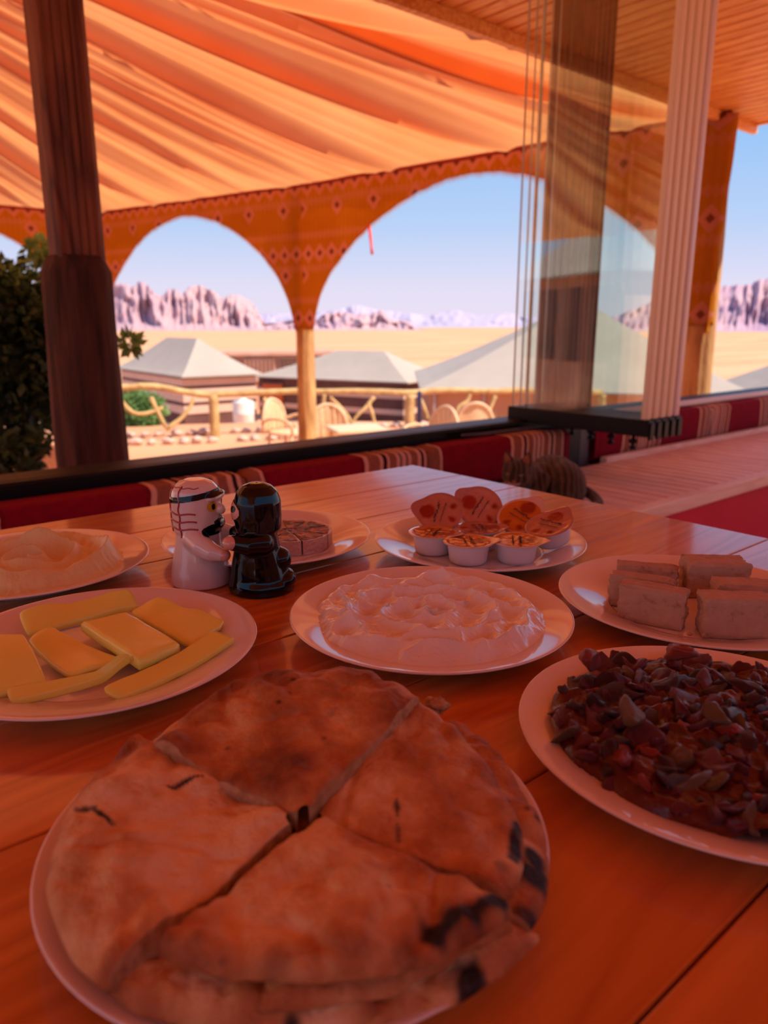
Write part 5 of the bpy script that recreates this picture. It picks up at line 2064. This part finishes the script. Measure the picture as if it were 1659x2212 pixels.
class Surf:
    def __init__(self, me):
        bm = bmesh.new()
        bm.from_mesh(me)
        self.t = BVHTree.FromBMesh(bm)
        bm.free()

    def at(self, ang, z, off=0.0004, cx=0.0, cy=0.0):
        d = Vector((cos(ang), sin(ang), 0))
        h = self.t.ray_cast(Vector((cx, cy, z)) + d * 0.2, -d)
        if h[0] is None:
            return None
        return h[0] + h[1] * off

    def line(self, pts, rad, off=0.0, cx=0.0, cy=0.0):
        P = [self.at(a, z, off, cx, cy) for a, z in pts]
        return tube([p for p in P if p is not None], rad, 8)

    def patch(self, a0, a1, z0, z1, mask, n=34, off=0.0006, cx=0.0, cy=0.0):
        V, F, idx = [], [], {}
        for i in range(n + 1):
            for j in range(n + 1):
                f, g = i / n, j / n
                if mask(f, g):
                    p = self.at(lerp(a0, a1, f), lerp(z0, z1, g), off, cx, cy)
                    if p is not None:
                        idx[i, j] = len(V)
                        V.append(p)
        for i in range(n):
            for j in range(n):
                q = [(i, j), (i + 1, j), (i + 1, j + 1), (i, j + 1)]
                if all(k in idx for k in q):
                    F.append(tuple(idx[k] for k in q))
        return V, F


D = radians
wp = atz(436, 1258, T)
man = thing('ceramic_shaker', 'white ceramic shaker of a bearded man in red checked headcloth, hugging the black one', 'figurine', (wp.x, wp.y, T), radians(-40 - 8))
parts = [loft([(0, 0, 0.0, 0.0285, 0.027), (0, 0, 0.002, 0.0315, 0.0295), (0, 0, 0.012, 0.031, 0.029), (0.0, 0, 0.03, 0.028, 0.0265), (0.0, 0, 0.048, 0.0245, 0.024), (0, 0, 0.062, 0.0225, 0.0225), (0, 0, 0.07, 0.023, 0.023)]),
         loft([(-0.001, 0, 0.056, 0.0215, 0.0225), (-0.001, 0, 0.060, 0.0245, 0.0245), (-0.001, 0, 0.075, 0.0255, 0.0255), (-0.001, 0, 0.094, 0.0258, 0.0255), (-0.001, 0, 0.103, 0.0235, 0.0235), (-0.001, 0, 0.109, 0.0185, 0.0185), (-0.001, 0, 0.1125, 0.010, 0.010)]),
         ell((0.0265, -0.003, 0.0825), (0.0055, 0.0048, 0.006)), ell((0.018, 0, 0.067), (0.010, 0.014, 0.008)),
         ell((0.021, 0.0, 0.0955), (0.007, 0.019, 0.005))]
parts += cap_tube([Vector((0.002, -0.018, 0.054)), Vector((0.014, -0.027, 0.049)), Vector((0.026, -0.031, 0.044)), Vector((0.036, -0.031, 0.042))], [0.012, 0.0115, 0.0095, 0.0068])
parts += cap_tube([Vector((0.002, 0.018, 0.054)), Vector((0.014, 0.026, 0.050)), Vector((0.030, 0.030, 0.046))], [0.012, 0.011, 0.008])
me = blob_mesh(parts, 0.0010, 8)
me.materials.append(MAT['glaze_white'])
o = bpy.data.objects.new('body', me)
COL.objects.link(o)
o.parent = man
S = Surf(me)
# black headband, tilted
V, F = S.patch(D(-180), D(180), 0.088, 0.108, lambda f, g: abs(lerp(0.088, 0.108, g) - (0.0965 + 0.004 * cos(2 * pi * (f - 0.5)))) < 0.0031, 110, 0.0009)
mesh('headband', V, F, MAT['glaze_black'], man)
for z_, r_ in ((0.0805, (-72, -165)), (0.0725, (-70, -165)), (0.0645, (-68, -165))):
    V, F = S.line([(D(lerp(r_[0], r_[1], q / 20)), z_ + 0.0008 * sin(q * 0.5)) for q in range(21)], 0.0010, 0.0001)
    mesh('red_line', V, F, MAT['glaze_red'], man)
for a_, z0, z1 in ((-112, 0.0555, 0.108), (-150, 0.060, 0.106)):
    V, F = S.line([(D(a_ + 2 * sin(q)), lerp(z0, z1, q / 20)) for q in range(21)], 0.0010, 0.0001)
    mesh('red_line', V, F, MAT['glaze_red'], man)
V, F = S.line([(D(lerp(-160, -60, q / 20)), 0.1065 + 0.0005 * sin(q)) for q in range(21)], 0.0006, 0.0001)
mesh('red_line', V, F, MAT['glaze_red'], man)
for sg in (-1, 1):
    V, F = S.patch(D(sg * 46), D(sg * 16), 0.0815, 0.0925, lambda f, g: (f - 0.5) ** 2 + (g - 0.5) ** 2 < 0.25)
    if sg < 0:
        pass
    mesh('eye', V, F if sg < 0 else [f_[::-1] for f_ in F], MAT['glaze_yellow'], man)
    V, F = S.patch(D(sg * 34), D(sg * 22), 0.0832, 0.0905, lambda f, g: (f - 0.5) ** 2 + (g - 0.5) ** 2 < 0.25, 16, 0.0010)
    mesh('pupil', V, F if sg < 0 else [f_[::-1] for f_ in F], MAT['glaze_black'], man)
V, F = S.patch(D(-68), D(40), 0.0565, 0.0815, lambda f, g: (((f - 0.55) / 0.5) ** 2 + ((g - 0.22) / 0.30) ** 2 < 1 and not (0.5 < f < 0.74 and 0.36 < g < 0.43)) or (0.36 < f < 0.9 and abs(g - (0.70 - 0.75 * abs(f - 0.63))) < 0.085), 60)
mesh('beard', V, F, MAT['glaze_black'], man)
hc = ell((0.0375, -0.0312, 0.0418), (0.0074, 0.0064, 0.0066))
mesh('hand', hc[0], hc[1], MAT['glaze_skin'], man)

bp2 = atz(566, 1272, T)
wom = thing('ceramic_shaker', 'glossy black ceramic shaker of a veiled woman, hugging the white one', 'figurine', (bp2.x, bp2.y, T), radians(-40 + 180 + 10))
parts = [loft([(0, 0, 0.0, 0.0315, 0.0305), (0, 0, 0.002, 0.034, 0.0325), (0, 0, 0.009, 0.0335, 0.032), (0.001, 0, 0.016, 0.0305, 0.029), (0.002, 0, 0.030, 0.0275, 0.0265), (0.003, 0, 0.045, 0.0235, 0.0245), (0.004, 0, 0.056, 0.0225, 0.0235), (0.003, 0, 0.064, 0.020, 0.021)]),
         loft([(0.002, 0, 0.060, 0.0195, 0.0205), (0.001, 0, 0.066, 0.0232, 0.0235), (0.001, 0, 0.078, 0.0240, 0.0242), (0.001, 0, 0.094, 0.0238, 0.0240), (0.001, 0, 0.104, 0.0205, 0.021), (0.001, 0, 0.110, 0.0145, 0.015), (0.001, 0, 0.1130, 0.007, 0.007)]),
         ell((-0.019, 0.004, 0.033), (0.0125, 0.014, 0.0125)), ell((-0.024, 0.002, 0.012), (0.012, 0.02, 0.010)), ell((0.02, 0, 0.084), (0.0075, 0.014, 0.014))]
parts += cap_tube([Vector((-0.002, 0.018, 0.054)), Vector((0.012, 0.025, 0.055)), Vector((0.026, 0.024, 0.058))], [0.0115, 0.0105, 0.008])
parts += cap_tube([Vector((-0.002, -0.018, 0.054)), Vector((0.012, -0.025, 0.054)), Vector((0.024, -0.026, 0.055))], [0.0115, 0.0105, 0.008])
me = blob_mesh(parts, 0.0010, 8)
me.materials.append(MAT['glaze_black'])
o = bpy.data.objects.new('body', me)
COL.objects.link(o)
o.parent = wom
S = Surf(me)
V, F = S.patch(D(-42), D(42), 0.076, 0.096, lambda f, g: ((f - 0.5) / 0.5) ** 2 + ((g - 0.5) / 0.5) ** 2 < 1)
mesh('face', V, F, MAT['glaze_skin'], wom)
for sg in (-1, 1):
    V, F = S.patch(D(sg * 30), D(sg * 10), 0.085, 0.092, lambda f, g: (f - 0.5) ** 2 + (g - 0.5) ** 2 < 0.25, 14, 0.0011)
    mesh('eye', V, F, MAT['glaze_black'], wom)
hc = ell((0.0285, 0.0248, 0.0585), (0.0085, 0.0085, 0.0072))
mesh('hand', hc[0], hc[1], MAT['glaze_skin'], wom)
hc = ell((0.001, 0, 0.1128), (0.0012, 0.0012, 0.0006))
mesh('shaker_hole', hc[0], hc[1], MAT['black'], wom)

# ------------------------------------------------------------------ tabby cat on the bench
t = NT('tabby fur')
v = t.coord('Object')
wv = t.n('TexWave')
t.t.links.new(v, wv.inputs['Vector'])
wv.inputs['Scale'].default_value = 16
wv.inputs['Distortion'].default_value = 6
wv.inputs['Detail'].default_value = 3
c = t.ramp(wv.outputs['Fac'], [(0.2, (0.03, 0.018, 0.012)), (0.6, (0.075, 0.04, 0.022)), (0.95, (0.11, 0.062, 0.036))])
MAT['fur'] = t.end(t.bsdf(col=c, rough=0.85, sheen=0.3, spec=0.15, normal=t.bump(t.noise(t.coord('Object', scale=(1, 1, 0.3)), 300, 4), 0.8, 0.004)))
MAT['fur_ear'] = M('ginger ear fur', (0.30, 0.12, 0.05), 0.85)
MAT['fur_pale'] = M('pale muzzle fur', (0.42, 0.24, 0.17), 0.85)
MAT['cat_eye'] = M('cat eye', (0.10, 0.09, 0.02), 0.1, coat=1.0)
MAT['cat_nose'] = M('cat nose', (0.30, 0.10, 0.08), 0.4)
BZ = 0.4495
cat_o = Vector((1.93, 1.50, BZ))
# local axes: x = camera right, y = away from the camera
cat = thing('tabby_cat', 'brown tabby cat crouching on the bench behind the table corner', 'cat', cat_o, radians(-40))


def cx_(px, py, dist):
    p = atd(px, py, dist)
    return wm(cat).inverted() @ p


hd = cx_(1117, 1018, 2.33)
sh = cx_(1176, 1040, 2.46)
bk = cx_(1196, 1036, 2.48)
hp_ = cx_(1222, 1046, 2.42)
fwd = Vector((-0.35, -0.92, -0.30)).normalized()
rgt = Vector((0, 0, 1)).cross(fwd).normalized()      # lateral axis of the head
upv = fwd.cross(rgt)
HM = Matrix((rgt, fwd, upv)).transposed()


def hl(x, y, z):
    return hd + rgt * x + fwd * y + upv * z


parts = [ell(hd, (0.047, 0.045, 0.040), HM), ell(hl(0, 0.034, -0.012), (0.024, 0.020, 0.017), HM), ell(hl(0.022, 0.016, -0.014), (0.022, 0.024, 0.019), HM), ell(hl(-0.022, 0.016, -0.014), (0.022, 0.024, 0.019), HM)]
for sg in (-1, 1):
    V, F = loft([(0, 0, 0, 0.021, 0.010), (0, -0.002, 0.015, 0.017, 0.008), (0, -0.004, 0.030, 0.010, 0.005), (0, -0.005, 0.045, 0.0015, 0.0015)], 16)
    R_ = HM @ Matrix.Rotation(radians(14 * sg), 3, 'Y')
    base_ = hl(0.027 * sg, -0.006, 0.026)
    parts.append(([base_ + R_ @ Vector(v_) for v_ in V], F))
parts += cap_tube([hd + Vector((0.01, 0.02, -0.01)), sh + Vector((-0.02, 0, 0.0)), sh], [0.038, 0.052, 0.066])
parts.append(ell(sh + Vector((0.01, 0.01, -0.035)), (0.062, 0.085, 0.080)))
parts.append(ell(bk + Vector((0, 0.02, 0.005)), (0.085, 0.10, 0.075)))
parts.append(ell(hp_ + Vector((0.0, 0.02, -0.01)), (0.070, 0.10, 0.085)))
zb_ = -0.0
for (x_, y_) in ((hd.x + 0.01, hd.y + 0.01), (hd.x + 0.07, hd.y - 0.01)):
    parts += cap_tube([Vector((x_ + 0.02, y_ + 0.06, 0.09)), Vector((x_ + 0.005, y_ + 0.03, 0.045)), Vector((x_, y_ - 0.02, 0.018))], [0.026, 0.022, 0.017])
parts += cap_tube([Vector((hp_.x - 0.01, hp_.y - 0.04, 0.06)), Vector((hp_.x - 0.03, hp_.y - 0.07, 0.03)), Vector((hp_.x - 0.055, hp_.y - 0.10, 0.018))], [0.045, 0.032, 0.017])
tl = spline([(hp_.x + 0.03, hp_.y + 0.06, 0.05), (hp_.x + 0.085, hp_.y + 0.02, 0.03), (hp_.x + 0.085, hp_.y - 0.09, 0.02), (hp_.x + 0.03, hp_.y - 0.15, 0.017)], 14)
parts += cap_tube([Vector(q) for q in tl], [0.020 - 0.006 * i / 13 for i in range(14)])
me = blob_mesh([(v_, f_) for v_, f_ in parts], 0.0045, 5)
for v_ in me.vertices:
    v_.co.z = max(v_.co.z, 0.001)
me.materials.append(MAT['fur'])
o = bpy.data.objects.new('body', me)
COL.objects.link(o)
o.parent = cat
for sg in (-1, 1):
    V, F = loft([(0, 0, 0, 0.013, 0.004), (0, -0.003, 0.015, 0.010, 0.003), (0, -0.005, 0.034, 0.001, 0.001)], 12)
    R_ = HM @ Matrix.Rotation(radians(14 * sg), 3, 'Y')
    base_ = hl(0.027 * sg, 0.003, 0.029)
    mesh('inner_ear', [base_ + R_ @ Vector(v_) for v_ in V], F, MAT['fur_ear'], cat)
    e_ = ell(hl(0.018 * sg, 0.037, 0.006), (0.0085, 0.005, 0.0065), HM)
    mesh('eye', e_[0], e_[1], MAT['cat_eye'], cat)
e_ = ell(hl(0, 0.0535, -0.008), (0.006, 0.003, 0.004), HM)
mesh('nose', e_[0], e_[1], MAT['cat_nose'], cat)
e_ = ell(hl(0, 0.040, -0.019), (0.019, 0.014, 0.010), HM)
mesh('muzzle', e_[0], e_[1], MAT['fur_pale'], cat)
